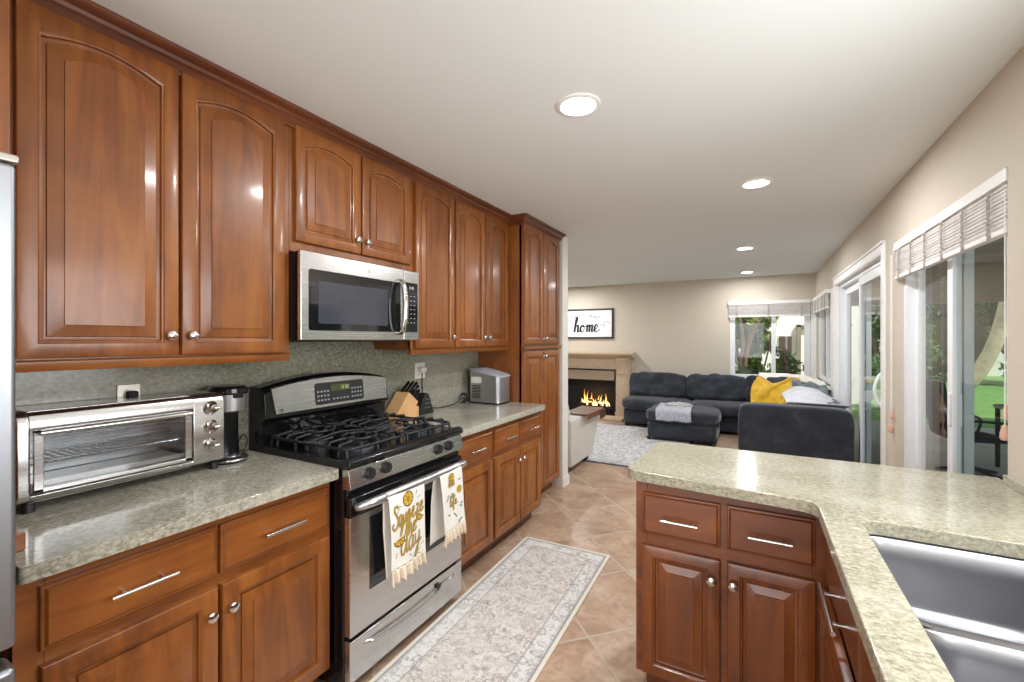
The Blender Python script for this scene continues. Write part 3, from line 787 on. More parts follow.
o = slab(ol, 0.872, 0.912, 'countertop', M['granite_x'], SKH, 0.017)
tag(o, 'L-shaped granite countertop of the peninsula with the sink cut into it', 'countertop')
# backsplash
bs = MB().box((KX + 0.001, 0.30, 0.913), (KX + 0.013, 3.188, 1.366)).box((KX + 0.001, 1.228, 1.366), (KX + 0.013, 2.002, 1.425)).box((KX + 0.001, 1.213, 0.75), (KX + 0.013, 1.989, 0.913))
tag(bs.build('backsplash', M['granite_wall'], None, bevel=0.001), 'full-height green-grey granite backsplash on the left wall', 'backsplash')
tag(bx('counter_upstand', (RX - 0.022, 0.3, 0.913), (RX - 0.001, 2.235, 0.945), M['granite_x'], None, 0.002), 'low granite upstand where the peninsula counter meets the right wall', 'upstand')

# peninsula and sink run cabinets
t = cab('peninsula_cabinet', (0, 2.04, 0), 'peninsula cabinet with two drawers above two doors facing the aisle')
MB().box((-0.420, 1.802, 0.10), (0.230, 2.29, 0.874)).build('cabinet_body', M['wood_pen_z'], t, bevel=0.002)
MB().box((-0.420, 1.80, 0.10), (-0.375, 1.82, 0.874)).box((0.170, 1.80, 0.10), (0.2145, 1.82, 0.874)).box((-0.375, 1.80, 0.82), (0.170, 1.82, 0.874)).box((-0.375, 1.80, 0.61), (0.170, 1.82, 0.66)).box((-0.375, 1.80, 0.10), (0.170, 1.82, 0.12)).box((-0.113, 1.8005, 0.12), (-0.088, 1.82, 0.61)).box((-0.113, 1.8005, 0.66), (-0.088, 1.82, 0.82)).build('face_frame', M['wood_pen_x'], t, bevel=0.0015)
MB().box((-0.39, 1.86, 0), (0.22, 2.28, 0.10)).build('toe_kick', M['wood_pen_x'], t)
for (a, b, k) in ((-0.392, -0.112, 1), (-0.089, 0.178, -1)):
    d = slab_drawer('drawer', NF, a, b, 0.662, 0.823, M['wood_pen_x'], t)
    c = (a + b) / 2; bar_handle(NF, c - 0.066, c + 0.066, 0.735, d)
    d = panel_door('door', NF, a, b, 0.112, 0.618, M['wood_pen_z'], t, 0, 0.052)
    knob(NF, b - 0.028 if k > 0 else a + 0.020, 0.545, d)
t = cab('sink_cabinet', (0.5, 0.6, 0), 'cabinet run below the sink with a drawer and a door standing slightly proud')
sb = MB()
sb.box((0.217, -0.58, 0.10), (0.240, 1.80, 0.874)).box((0.24, -0.58, 0.10), (0.26, 0.60, 0.874)).box((0.68, -0.58, 0.10), (RX - 0.003, 2.28, 0.874)).box((0.24, -0.58, 0.10), (0.68, 1.80, 0.12)).box((0.232, 2.26, 0.10), (0.68, 2.28, 0.874))
sb.build('cabinet_body', M['wood_pen_z'], t, bevel=0.002)
MB().box((0.27, -0.56, 0), (0.75, 1.75, 0.10)).build('toe_kick', M['wood_pen_x'], t)
d = slab_drawer('drawer', SF, -1.70, -1.18, 0.665, 0.83, M['wood_pen_z'], t)
bar_handle(SF, -1.50, -1.10 - 0.16, 0.742, d, off=0.036)
SF2 = face_map((0.200, 0, 0), (0, -1, 0), (-1, 0, 0))
d = panel_door('door', SF2, -1.70, -1.18, 0.112, 0.64, M['wood_pen_z'], t, 0, 0.055); knob(SF2, -1.21, 0.57, d)
for (a, b) in ((-1.17, -0.70), (-0.69, -0.2)):
    slab_drawer('drawer', SF, a, b, 0.665, 0.83, M['wood_pen_z'], t)
    d = panel_door('door', SF, a, b, 0.112, 0.64, M['wood_pen_z'], t, 0, 0.055); knob(SF, b - 0.03, 0.57, d)

# sink: two bowls pressed in steel
def bowl(x0, y0, x1, y1, zt, zb, r, dip):
    def Z(y, z):
        q = max(0.0, 1 - abs(y - dip) / 0.07); return z - 0.028 * q * q * (3 - 2 * q)
    rs = []
    rs.append([(x, y, Z(y, zt)) for x, y in rrect(x0 - 0.0165, y0 - 0.0165, x1 + 0.0165, y1 + 0.0165, r + 0.0165, 6)])
    rs.append([(x, y, Z(y, zt)) for x, y in rrect(x0, y0, x1, y1, r, 6)])
    rs.append([(x, y, Z(y, zt - 0.006)) for x, y in rrect(x0 + 0.004, y0 + 0.004, x1 - 0.004, y1 - 0.004, r, 6)])
    for k in range(1, 4):
        rs.append([(x, y, Z(y, zt - 0.006) * (1 - k / 3) + (zb + 0.035) * k / 3) for x, y in rrect(x0 + 0.004 + 0.003 * k, y0 + 0.004 + 0.003 * k, x1 - 0.004 - 0.003 * k, y1 - 0.004 - 0.003 * k, r, 6)])
    for q in (18, 36, 54, 72, 90):
        a = math.radians(q); d = 0.013 + 0.035 * (1 - math.cos(a)); z = zb + 0.035 * (1 - math.sin(a))
        rs.append([(x, y, z) for x, y in rrect(x0 + d, y0 + d, x1 - d, y1 - d, r * 0.75, 6)])
    return MB().rings(rs, False, True)
t = thing('double_sink', (0.465, 1.2, 0.69), 'undermount stainless steel double bowl sink in the peninsula counter', 'sink')
bowl(0.262, 1.215, 0.672, 1.608, 0.869, 0.672, 0.055, 1.2).build('far_bowl', M['sink'], t, smooth=60, recalc=False)
bowl(0.262, 0.79, 0.672, 1.185, 0.869, 0.690, 0.085, 1.2).build('near_bowl', M['sink'], t, smooth=60, recalc=False)
for (yy, zz) in ((1.39, 0.676), (0.96, 0.701)):
    MB().lathe([(0.045, 0.0), (0.043, 0.003), (0.034, 0.004), (0.030, 0.001), (0.001, 0.0)], (0.47, yy, zz), n=24).build('drain', M['chrome'], t)

# small wooden strip at the end of the counter
tag(bx('wood_strip', (-1.75, 0.338, 0.913), (-1.565, 0.372, 0.957), M['wood_y'], None, 0.003), 'short cherry wood strip on the counter against the refrigerator', 'wood strip')

# refrigerator and the panel above it
t = thing('refrigerator', (-1.7, -0.16, 0), 'stainless steel refrigerator, its door edge at the left border', 'refrigerator')
MB().box((-2.08, -0.62, 0.02), (-1.38, 0.29, 1.775)).build('cabinet_body', M['black_matte'], t, bevel=0.006)
bx('door', (-1.37, -0.16, 0.81), (-1.302, 0.297, 1.782), M['fridge'], t, 0.010, seg=3)
bx('door', (-1.37, -0.62, 0.81), (-1.302, -0.17, 1.782), M['fridge'], t, 0.010, seg=3)
bx('freezer_drawer', (-1.37, -0.62, 0.06), (-1.295, 0.297, 0.775), M['fridge'], t, 0.014, seg=3)
for yy in (-0.13, -0.20): MB().tube(catmull([(-1.302, yy, 0.95), (-1.255, yy, 0.99), (-1.25, yy, 1.3), (-1.255, yy, 1.6), (-1.302, yy, 1.64)]), 0.011, 10).build('handle', M['chrome'], t)
bx('hinge_cover', (-1.39, 0.24, 1.783), (-1.30, 0.30, 1.80), M['plate_steel'], t, 0.004)
t = cab('fridge_cabinet', (-1.75, -0.15, 1.83), 'cherry cabinet and side panel above the refrigerator')
MB().box((KX + 0.002, -0.64, 1.83), (-1.515, 0.335, 2.428)).build('cabinet_body', M['wood_z'], t, bevel=0.003)
FF = face_map((-1.515, 0, 0), (0, 1, 0), (1, 0, 0))
for (a, b) in ((-0.63, -0.16), (-0.15, 0.30)): panel_door('door', FF, a, b, 1.84, 2.38, M['wood_z'], t, 0.05, 0.06)
bx('side_panel', (KX + 0.002, 0.302, 0.0), (-1.60, 0.334, 1.83), M['wood_z'], t, 0.002)

# ================================================================== RANGE
RY0, RY1 = 1.217, 1.983
RC = (RY0 + RY1) / 2
t = thing('gas_range', (-1.74, RC, 0), 'stainless and black freestanding gas range between the counters', 'range')
MB().box((-2.06, RY0, 0.02), (-1.44, RY1, 0.905)).build('range_body', M['black'], t, bevel=0.004)
for (x, y) in ((-2.0, RY0 + 0.05), (-2.0, RY1 - 0.05), (-1.5, RY0 + 0.05), (-1.5, RY1 - 0.05)):
    MB().cyl((x, y, 0), (x, y, 0.03), 0.018, 10).build('foot', M['rubber'], t)
# cooktop pan
MB().prism([(-2.0, 0.906), (-1.445, 0.906), (-1.405, 0.912), (-1.398, 0.925), (-1.402, 0.940), (-1.415, 0.950), (-1.435, 0.950), (-1.452, 0.942), (-2.0, 0.942)],
           lambda a, b, w: Vector((a, RY0 - 0.003 + w, b)), RY1 - RY0 + 0.006).build('cooktop', M['black'], t, bevel=0.004)
# control panel
MB().prism([(-1.45, 0.828), (-1.403, 0.828), (-1.398, 0.834), (-1.410, 0.908), (-1.45, 0.910)], lambda a, b, w: Vector((a, RY0 + w, b)), RY1 - RY0).build('control_panel', M['steel'], t, bevel=0.002)
kn_ax = Vector((1, 0, 0.16)).normalized()
for i, y in enumerate((1.318, 1.412, 1.770, 1.856)):
    c = Vector((-1.405, y, 0.873))
    k = MB().lathe([(0.0255, 0.0), (0.0255, 0.004), (0.0235, 0.007), (0.0225, 0.017), (0.0205, 0.020), (0.001, 0.0205)], c, kn_ax, 24).build('burner_knob', M['black_matte'], t, smooth=40)
    g = MB().tube([c + kn_ax * 0.0225 + Vector((0, 0, -0.018)), c + kn_ax * 0.0245 + Vector((0, 0, 0.018))], 0.0050, 8).build('grip', M['black_matte'], k)
# oven door
MB().box((-1.445, RY0 + 0.004, 0.716), (-1.425, RY1 - 0.004, 0.826)).build('vent_strip', M['black'], t, bevel=0.003)
od = MB().box((-1.44, RY0 + 0.004, 0.238), (-1.405, RY1 - 0.004, 0.716)).build('oven_door', M['steel'], t, bevel=0.004)
MB().box((-1.44, RY0 + 0.004, 0.717), (-1.402, RY1 - 0.004, 0.795)).build('door_top_trim', M['black'], od, bevel=0.006)
MB().box((-1.4045, 1.322, 0.388), (-1.4025, 1.880, 0.690)).build('oven_window', M['dkglass'], od, bevel=0.001)
fr = MB()
for (a, b) in (((1.375, 0.44), (1.83, 0.445)), ((1.375, 0.64), (1.83, 0.645)), ((1.375, 0.44), (1.380, 0.645)), ((1.825, 0.44), (1.83, 0.645))):
    fr.box((-1.4024, a[0], a[1]), (-1.4018, b[0], b[1]))
fr.build('window_outline', M['black_matte'], od, smooth=0)
hp = catmull([(-1.40, RY0 + 0.028, 0.755), (-1.368, RY0 + 0.045, 0.766), (-1.345, RY0 + 0.10, 0.774), (-1.338, RC, 0.777), (-1.345, RY1 - 0.10, 0.774), (-1.368, RY1 - 0.045, 0.766), (-1.40, RY1 - 0.028, 0.755)], 6)
MB().tube(hp, [0.0135 + 0.006 * math.sin(PI * i / (len(hp) - 1)) ** 0.5 for i in range(len(hp))], 14).build('door_handle', M['steel_v'], od, smooth=60)
# warming drawer with its curved pull
wd = MB().box((-1.44, RY0 + 0.004, 0.055), (-1.405, RY1 - 0.004, 0.222)).build('warming_drawer', M['steel'], t, bevel=0.005)
pr = []
n = 24
for i in range(n + 1):
    s_ = -1 + 2 * i / n; y = RC + s_ * 0.31
    z = 0.150 + 0.028 * (1 - s_ * s_) * -1 + 0.02; hgt = 0.016 + 0.010 * (1 - s_ * s_); o_ = 0.020 * (1 - s_ ** 6)
    pr.append([(-1.4055, y, z + hgt), (-1.4045 + o_, y, z + hgt * 0.7), (-1.4045 + o_, y, z + hgt * 0.35), (-1.4055, y, z - 0.012)])
MB().rings(pr, True, True).build('drawer_pull', M['steel'], wd, smooth=60)
MB().box((-1.4, 1.755, 0.176), (-1.394, 1.785, 0.194)).build('latch', M['black_matte'], wd, bevel=0.001)
# backguard
hz = MB()
def arc(y): s_ = (y - RC) / 0.383; return 1.250 - 0.045 * s_ * s_
N = 20
ys = [RY0 + (RY1 - RY0) * i / N for i in range(N + 1)]
hz.rings([[(-2.075, y, 0.90), (-2.075, y, arc(y)), (-1.995, y, arc(y)), (-1.962, y, arc(y) - 0.03), (-1.952, y, 1.062), (-1.975, y, 1.045), (-1.995, y, 0.90)] for y in ys], True, True)
bg_ = hz.build('backguard', M['black'], t, smooth=40, bevel=0.003)
N = 24
def bgface(inset, off, z0=1.078):
    out = []
    y0, y1 = RY0 + 0.030 + inset, RY1 - 0.012 - inset
    pts = []
    for i in range(N + 1):
        y = y0 + (y1 - y0) * i / N; s_ = (y - RC) / 0.37; pts.append((y, 1.234 - 0.036 * s_ * s_ - inset))
    pts = [(y0 + 0.018, z0 + inset), ] + pts + [(y1 - 0.006, z0 + inset)]
    xx = lambda z: -1.945 - (z - 1.06) * 0.10 + off
    return [(xx(z), y, z) for y, z in pts]
MB().rings([bgface(0, -0.01), bgface(0, 0.002), bgface(0.003, 0.005)]).build('backguard_panel', M['steel'], bg_, smooth=25)
def BGP(y, z, o=0.0): return Vector((-1.940 - (z - 1.06) * 0.10 + o, y, z))
# clock display panel
m = MB(); pr0 = rrect(1.472, 1.094, 1.786, 1.204, 0.014, 4)
m.rings([[BGP(y, z, -0.003) for y, z in pr0], [BGP(y, z, 0.0015) for y, z in pr0]]); dp = m.build('display_panel', M['black_matte'], bg_, smooth=0)
m = MB(); m.add([BGP(1.568, 1.156, .0022), BGP(1.690, 1.156, .0022), BGP(1.690, 1.190, .0022), BGP(1.568, 1.190, .0022)], [(0, 1, 2, 3)]); m.build('clock_window', M['lcd'], dp, smooth=0)
SEG = {'0': 'abcdef', '1': 'bc', '2': 'abged', '3': 'abgcd', '5': 'afgcd', '4': 'fgbc'}
def digit(m, ch, u, v, h, P):
    w = h * 0.5; th = h * 0.13
    S = {'a': (0, h - th, w, h), 'g': (0, h / 2 - th / 2, w, h / 2 + th / 2), 'd': (0, 0, w, th), 'f': (0, h / 2, th, h), 'b': (w - th, h / 2, w, h), 'e': (0, 0, th, h / 2), 'c': (w - th, 0, w, h / 2)}
    for k in SEG[ch]:
        a, b, c, d = S[k]; m.add([P(u + a, v + b), P(u + c, v + b), P(u + c, v + d), P(u + a, v + d)], [(0, 1, 2, 3)])
m = MB()
for i, ch in enumerate('1200'): digit(m, ch, 1.630 + i * 0.013 + (0.004 if i > 1 else 0), 1.164, 0.018, lambda a, b: BGP(a, b, 0.003))
m.build('clock_digits', M['lcdon'], dp, smooth=0)
m = MB()
for (yy, zz) in [(1.490 + 0.020 * i, 1.116 + 0.022 * j) for i in range(4) for j in range(3)] + [(1.706 + 0.020 * i, 1.116 + 0.022 * j) for i in range(4) for j in range(3)] + [(1.584 + 0.022 * i, 1.116) for i in range(5)]:
    q = [(yy - 0.006, zz - 0.004), (yy + 0.006, zz - 0.004), (yy + 0.006, zz + 0.004), (yy - 0.006, zz + 0.004)]
    m.add([BGP(a, b, 0.0024) for a, b in q], [(0, 1, 2, 3)])
m.build('keypad', M['btn'], dp, smooth=0)
# round maker's emblem
def emblem(P, u, v, r, mat, parent):
    m = MB(); n = 24
    m.rings([[P(u + q * math.cos(2 * PI * i / n), v + q * math.sin(2 * PI * i / n)) for i in range(n)] for q in (r, r * 0.84)], False, False)
    for s_ in (-1, 1):
        pts = [Vector((u + s_ * r * a, v + r * b, 0)) for a, b in ((0.1, 0.5), (0.45, 0.35), (0.3, -0.1), (0.05, 0.05), (0.2, -0.5), (0.55, -0.4))]
        ribbon(m, catmull(pts, 4), r * 0.09, lambda a, b: P(a, b))
    return m.build('emblem', mat, parent, smooth=0)
def ribbon(m, pts, w, P):
    L = []; n = len(pts)
    for i, p in enumerate(pts):
        d = (pts[min(i + 1, n - 1)] - pts[max(i - 1, 0)]); d.z = 0
        if d.length < 1e-9: d = Vector((1, 0, 0))
        d.normalize(); nn = Vector((-d.y, d.x, 0))
        ww = w(i / (n - 1), d) if callable(w) else w
        L.append((p + nn * ww, p - nn * ww))
    vs = [P(q.x, q.y) for a in L for q in a]
    m.add(vs, [(2 * i, 2 * i + 1, 2 * i + 3, 2 * i + 2) for i in range(n - 1)])
emblem(lambda a, b: BGP(a, b, 0.0065), 1.290, 1.096, 0.0075, M['black_matte'], bg_)
def text_obj(s_, size, mat, parent, fn, name='lettering'):
    """flat lettering from Blender's own font; fn maps (u, v) to the surface"""
    cu = bpy.data.curves.new('lettering', 'FONT'); cu.body = s_; cu.size = size; cu.align_x = 'CENTER'; cu.align_y = 'CENTER'
    tmp = bpy.data.objects.new('tmp', cu); COL.objects.link(tmp)
    dg = bpy.context.evaluated_depsgraph_get()
    me = bpy.data.meshes.new_from_object(tmp.evaluated_get(dg))
    m = MB(); m.add([fn(v.co.x, v.co.y) for v in me.vertices], [tuple(p.vertices) for p in me.polygons])
    bpy.data.objects.remove(tmp); bpy.data.curves.remove(cu); bpy.data.meshes.remove(me)
    return m.build(name, mat, parent, smooth=0, recalc=False)
# burners
for (x, y, r) in ((-1.575, 1.405, 0.050), (-1.575, 1.795, 0.040), (-1.855, 1.405, 0.036), (-1.855, 1.795, 0.046)):
    b = MB().lathe([(r * 1.55, 0.0), (r * 1.5, 0.004), (r * 1.1, 0.006), (r * 1.08, 0.016), (r * 0.9, 0.018)], (x, y, 0.942), n=28).build('burner', M['burner'], t)
    MB().lathe([(r, 0.0), (r * 1.02, 0.006), (r * 0.9, 0.012), (0.001, 0.013)], (x, y, 0.960), n=28).build('burner_cap', M['black_matte'], b)
# cast-iron grates: two side by side, each over a front and a back burner
def grate(y0, y1):
    m = MB(); zt = 0.992; r = 0.0068
    x0, x1 = -1.975, -1.455
    yc = (y0 + y1) / 2
    fr_ = rrect(x0, y0, x1, y1, 0.03, 4)
    pts = [Vector((x, y, zt - 0.018)) for x, y in fr_]; m.tube(pts + [pts[0]], r, 8, False)
    for xc in (-1.575, -1.855):
        ring = [Vector((xc + 0.073 * math.cos(a), yc + 0.073 * math.sin(a), zt)) for a in [2 * PI * k / 28 for k in range(29)]]
        m.tube(ring, r * 0.9, 8, False)
        for (dx, dy) in ((1, 0), (-1, 0), (0, 1), (0, -1)):
            e = Vector((xc + dx * 0.12, yc + dy * (y1 - y0) / 2, zt - 0.018)) if dx == 0 else Vector((xc + dx * (0.118 if (xc + dx * .12 > x0) else .118), yc, zt - 0.018))
            if dx == 1 and xc > -1.6: e.x = x1
            if dx == -1 and xc < -1.8: e.x = x0
            if dx == 0:
                m.tube([e, e + Vector((0, -dy * 0.012, 0.018)), Vector((xc, yc + dy * 0.035, zt))], r * 0.9, 8)
            else:
                m.tube([e, Vector((e.x - dx * 0.012, yc, zt)), Vector((xc + dx * 0.035, yc, zt))], r * 0.9, 8)
    # corner bends running down to the pan, plus the cross bars
    for (x, y) in ((x0, y0), (x0, y1), (x1, y0), (x1, y1), (-1.715, y0), (-1.715, y1), (x1, yc), (x0, yc)):
        sx = 0.02 if x == x0 else (-0.02 if x == x1 else 0); sy = 0.008 if y == y0 else (-0.008 if y == y1 else 0)
        m.tube([(x + sx, y + sy, zt - 0.016), (x + sx * 0.4, y + sy * 0.4, zt - 0.03), (x + sx * .3, y + sy * .3, 0.943)], r, 8)
    m.tube([(-1.715, y0, zt - 0.018), (-1.715, yc - 0.02, zt), (-1.715, yc + 0.02, zt), (-1.715, y1, zt - 0.018)], r * 0.9, 8)
    for xx in (-1.51, -1.64, -1.79, -1.92):
        for (ya, yb) in ((y0, y0 + 0.075), (y1, y1 - 0.075)):
            m.tube([(xx, ya, zt - 0.05), (xx, ya + (0.004 if yb > ya else -0.004), zt - 0.004), (xx, yb, zt + 0.002)], r * 0.95, 8)
    for yy in (y0 + 0.075, y1 - 0.075):
        m.tube([(x1, yy, zt - 0.05), (x1 - 0.004, yy, zt - 0.004), (x1 - 0.075, yy, zt + 0.002)], r * 0.95, 8)
    return m.build('grate', M['iron'], t, smooth=60)
grate(RY0 + 0.035, RC - 0.008); grate(RC + 0.008, RY1 - 0.035)

# ================================================================== MICROWAVE
MY0, MY1, MZ0, MZ1 = 1.222, 1.985, 1.424, 1.816
t = thing('microwave', (-1.9, RC, MZ0), 'over-the-range stainless microwave with a dark glass door', 'microwave')
MB().box((-2.08, MY0 + 0.004, MZ0 - 0.004), (-1.735, MY1 - 0.004, MZ1 - 0.002)).build('microwave_body', M['black'], t, bevel=0.003)
MX = -1.712
HX = 1.857
dr = MB().box((-1.735, MY0, MZ0), (MX, HX, MZ1)).build('microwave_door', M['steel'], t, bevel=0.005, seg=3)
m = MB(); rr_ = rrect(1.262, 1.468, 1.832, 1.740, 0.012, 4)
m.rings([[(MX - 0.004, y, z) for y, z in rr_], [(MX + 0.0015, y, z) for y, z in rr_]]); m.build('door_glass', M['dkglass'], dr, smooth=0)
m = MB(); rr_ = rrect(1.310, 1.500, 1.735, 1.690, 0.01, 4)
m.rings([[(MX + 0.0014, y, z) for y, z in rr_], [(MX + 0.0019, y, z) for y, z in rr_]]); m.build('mesh_screen', plain('microwave_screen', (62, 64, 72), 0.12), dr, smooth=0)
hp = catmull([(MX + 0.001, 1.818, 1.462), (MX + 0.030, 1.818, 1.475), (MX + 0.045, 1.818, 1.53), (MX + 0.050, 1.818, 1.605), (MX + 0.045, 1.818, 1.68), (MX + 0.030, 1.818, 1.735), (MX + 0.001, 1.818, 1.748)], 6)
MB().tube(hp, [0.0125 + 0.004 * math.sin(PI * i / (len(hp) - 1)) for i in range(len(hp))], 14).build('handle', M['chrome'], dr, smooth=60)
cp = MB().box((-1.735, HX + 0.003, MZ0), (MX, MY1, MZ1)).build('control_panel', M['steel'], t, bevel=0.005, seg=3)
m = MB(); rr_ = rrect(HX + 0.010, 1.468, 1.972, 1.748, 0.006, 3)
m.rings([[(MX - 0.004, y, z) for y, z in rr_], [(MX + 0.0015, y, z) for y, z in rr_]]); ck = m.build('keypad_glass', M['dkglass'], cp, smooth=0)
m = MB()
for i in range(3):
    for j in range(7):
        y = 1.888 + 0.028 * i; z = 1.672 - 0.025 * j
        m.box((MX + 0.0014, y - 0.006, z - 0.0025), (MX + 0.002, y + 0.006, z + 0.0025))
m.build('keypad', M['btn'], ck, smooth=0)
m = MB()
for i, ch in enumerate('1200'): digit(m, ch, 1.898 + i * 0.010 + (0.003 if i > 1 else 0), 1.712, 0.014, lambda a, b: Vector((MX + 0.0022, a, b)))
m.build('clock_digits', M['paper'], ck, smooth=0)
emblem(lambda a, b: Vector((MX + 0.0008, a, b)), 1.606, 1.775, 0.013, M['plate_steel'], dr)
m = MB()
for i in range(14): m.box((-2.0 + i * 0.018, 1.26, MZ0 - 0.007), (-1.992 + i * 0.018, 1.95, MZ0 - 0.003))
m.build('underside_vent', M['black_matte'], t, smooth=0)

# ================================================================== TOASTER OVEN
TY0, TY1, TZ0, TZ1 = 0.425, 1.000, 0.937, 1.213
t = thing('toaster_oven', (-1.97, (TY0 + TY1) / 2, 0.912), 'wide stainless toaster oven with three knobs on the left counter', 'toaster oven')
bd = MB()
prof = [(-2.08, TZ0), (-1.905, TZ0), (-1.878, TZ0 + 0.012), (-1.873, TZ0 + 0.03), (-1.878, TZ1 - 0.035), (-1.888, TZ1 - 0.012), (-1.91, TZ1), (-2.08, TZ1)]
MB().prism(prof, lambda a, b, w: Vector((a, TY0 + w, b)), 0.03).build('side_shell', M['steel'], t, bevel=0.006, seg=3)
MB().prism(prof, lambda a, b, w: Vector((a, TY1 - 0.115 + w, b)), 0.115).build('control_panel', M['steel'], t, bevel=0.006, seg=3)
sh = MB().box((-2.08, TY0 + 0.028, TZ1 - 0.012), (-1.905, TY1 - 0.112, TZ1)).box((-2.08, TY0 + 0.028, TZ0), (-1.90, TY1 - 0.112, TZ0 + 0.012)).box((-2.08, TY0 + 0.028, TZ0), (-2.07, TY1 - 0.112, TZ1))
sh.prism([(-1.905, TZ0), (-1.878, TZ0 + 0.012), (-1.872, TZ0 + 0.026), (-1.88, TZ0 + 0.032), (-1.905, TZ0 + 0.03)], lambda a, b, w: Vector((a, TY0 + 0.028 + w, b)), TY1 - TY0 - 0.14)
sh.prism([(-1.91, TZ1), (-1.888, TZ1 - 0.012), (-1.878, TZ1 - 0.035), (-1.878, TZ1 - 0.05), (-1.90, TZ1 - 0.05), (-1.91, TZ1 - 0.02)], lambda a, b, w: Vector((a, TY0 + 0.028 + w, b)), TY1 - TY0 - 0.14)
sh.build('oven_shell', M['steel'], t, bevel=0.002)
gy0, gy1 = TY0 + 0.034, TY1 - 0.122
df = MB()
df.box((-1.876, gy0, TZ0 + 0.034), (-1.866, gy0 + 0.022, TZ1 - 0.052)).box((-1.876, gy1 - 0.022, TZ0 + 0.034), (-1.866, gy1, TZ1 - 0.052)).box((-1.876, gy0, TZ0 + 0.034), (-1.866, gy1, TZ0 + 0.046)).box((-1.876, gy0, TZ1 - 0.064), (-1.866, gy1, TZ1 - 0.052))
dd = df.build('oven_door', M['steel'], t, bevel=0.002)
MB().box((-1.873, gy0 + 0.02, TZ0 + 0.044), (-1.870, gy1 - 0.02, TZ1 - 0.062)).build('door_glass', M['ovenglass'], dd, smooth=0)
m = MB().tube([(-1.848, gy0 + 0.01, TZ1 - 0.062), (-1.848, gy1 - 0.006, TZ1 - 0.062)], 0.0075, 12)
for yy in (gy0 + 0.02, gy1 - 0.016): m.tube([(-1.868, yy, TZ1 - 0.062), (-1.848, yy, TZ1 - 0.062)], 0.009, 10)
m.build('handle', M['chrome'], dd, smooth=60)
m = MB(); zr = 1.055
m.tube([(-1.89, gy0, zr), (-1.89, gy1, zr)], 0.0025, 6).tube([(-2.05, gy0, zr), (-2.05, gy1, zr)], 0.0025, 6)
for i in range(20):
    y = gy0 + 0.012 + (gy1 - gy0 - 0.024) * i / 19; m.tube([(-1.885, y, zr + 0.002), (-2.055, y, zr + 0.002)], 0.0017, 6)
m.build('wire_rack', M['chrome'], t)
MB().box((-2.06, gy0 + 0.01, 0.985), (-1.89, gy1 - 0.01, 0.989)).box((-1.893, gy0 + 0.01, 0.985), (-1.888, gy1 - 0.01, 1.000)).build('baking_tray', M['plate_steel'], t, bevel=0.001)
for zz in (1.155, 1.082, 1.009):
    c = Vector((-1.875, TY1 - 0.052, zz + 0.005))
    k = MB().lathe([(0.025, 0.0), (0.026, 0.004), (0.023, 0.008), (0.018, 0.012), (0.0175, 0.024), (0.015, 0.027), (0.001, 0.028)], c, (1, 0, 0), 24).build('knob', M['chrome'], t, smooth=40)
    MB().tube([c + Vector((0.026, 0, 0)), c + Vector((0.028, 0.016, 0.001))], 0.007, 10).build('pointer', M['chrome'], k, smooth=60)
for (x, y) in ((-1.90, TY0 + 0.03), (-1.90, TY1 - 0.03), (-2.05, TY0 + 0.03), (-2.05, TY1 - 0.03)):
    MB().lathe([(0.016, 0), (0.014, 0.026)], (x, y, 0.9125), n=12).build('foot', M['black_matte'], t)

# ================================================================== COFFEE MAKER
CX, CYc = -1.968, 1.062
t = thing('coffee_maker', (CX, CYc, 0.912), 'single-cup black coffee maker with a steel band, right of the toaster oven', 'coffee maker')
def ell(rx, ry, z, dx=0, n=32, flat=0.0):
    out = []
    for i in range(n):
        a = 2 * PI * i / n; x = math.cos(a) * rx
        if flat and x < -flat: x = -flat
        out.append((CX + dx + x, CYc + math.sin(a) * ry, z))
    return out
MB().rings([ell(.078, .068, .9125), ell(.081, .070, .918), ell(.081, .070, .932), ell(.074, .064, .938)]).build('base', M['black_matte'], t)
MB().rings([ell(.0825, .0715, .9195), ell(.0825, .0715, .929)], False, False).build('base_band', M['steel'], t, solid=0.001)
MB().lathe([(0.044, 0), (0.044, 0.004), (0.001, 0.004)], (CX + 0.022, CYc, 0.938), n=24).build('drip_plate', M['steel'], t)
MB().rings([ell(.050, .060, .936, -.030), ell(.047, .056, 1.0, -.032), ell(.047, .056, 1.135, -.032)]).build('column', M['black'], t)
MB().rings([ell(.066, .060, 1.125), ell(.074, .066, 1.130), ell(.077, .068, 1.20)]).build('brew_head', M['steel_v'], t)
ld = MB().rings([ell(.079, .070, 1.198), ell(.083, .073, 1.206), ell(.081, .071, 1.222), ell(.070, .062, 1.232), ell(.03, .03, 1.236)]).build('lid', M['black'], t)
MB().box((CX + 0.062, CYc - 0.02, 1.184), (CX + 0.083, CYc + 0.02, 1.205)).build('lid_latch', M['black'], t, bevel=0.004)
o = MB().tube(catmull([(-2.06, 1.135, 0.918), (-2.075, 1.165, 0.955), (-2.07, 1.185, 0.99), (-2.06, 1.197, 0.965), (-2.055, 1.185, 0.93), (-2.06, 1.16, 0.917), (-2.075, 1.14, 0.916)]), 0.003, 6).build('power_cord', M['rubber'], t)

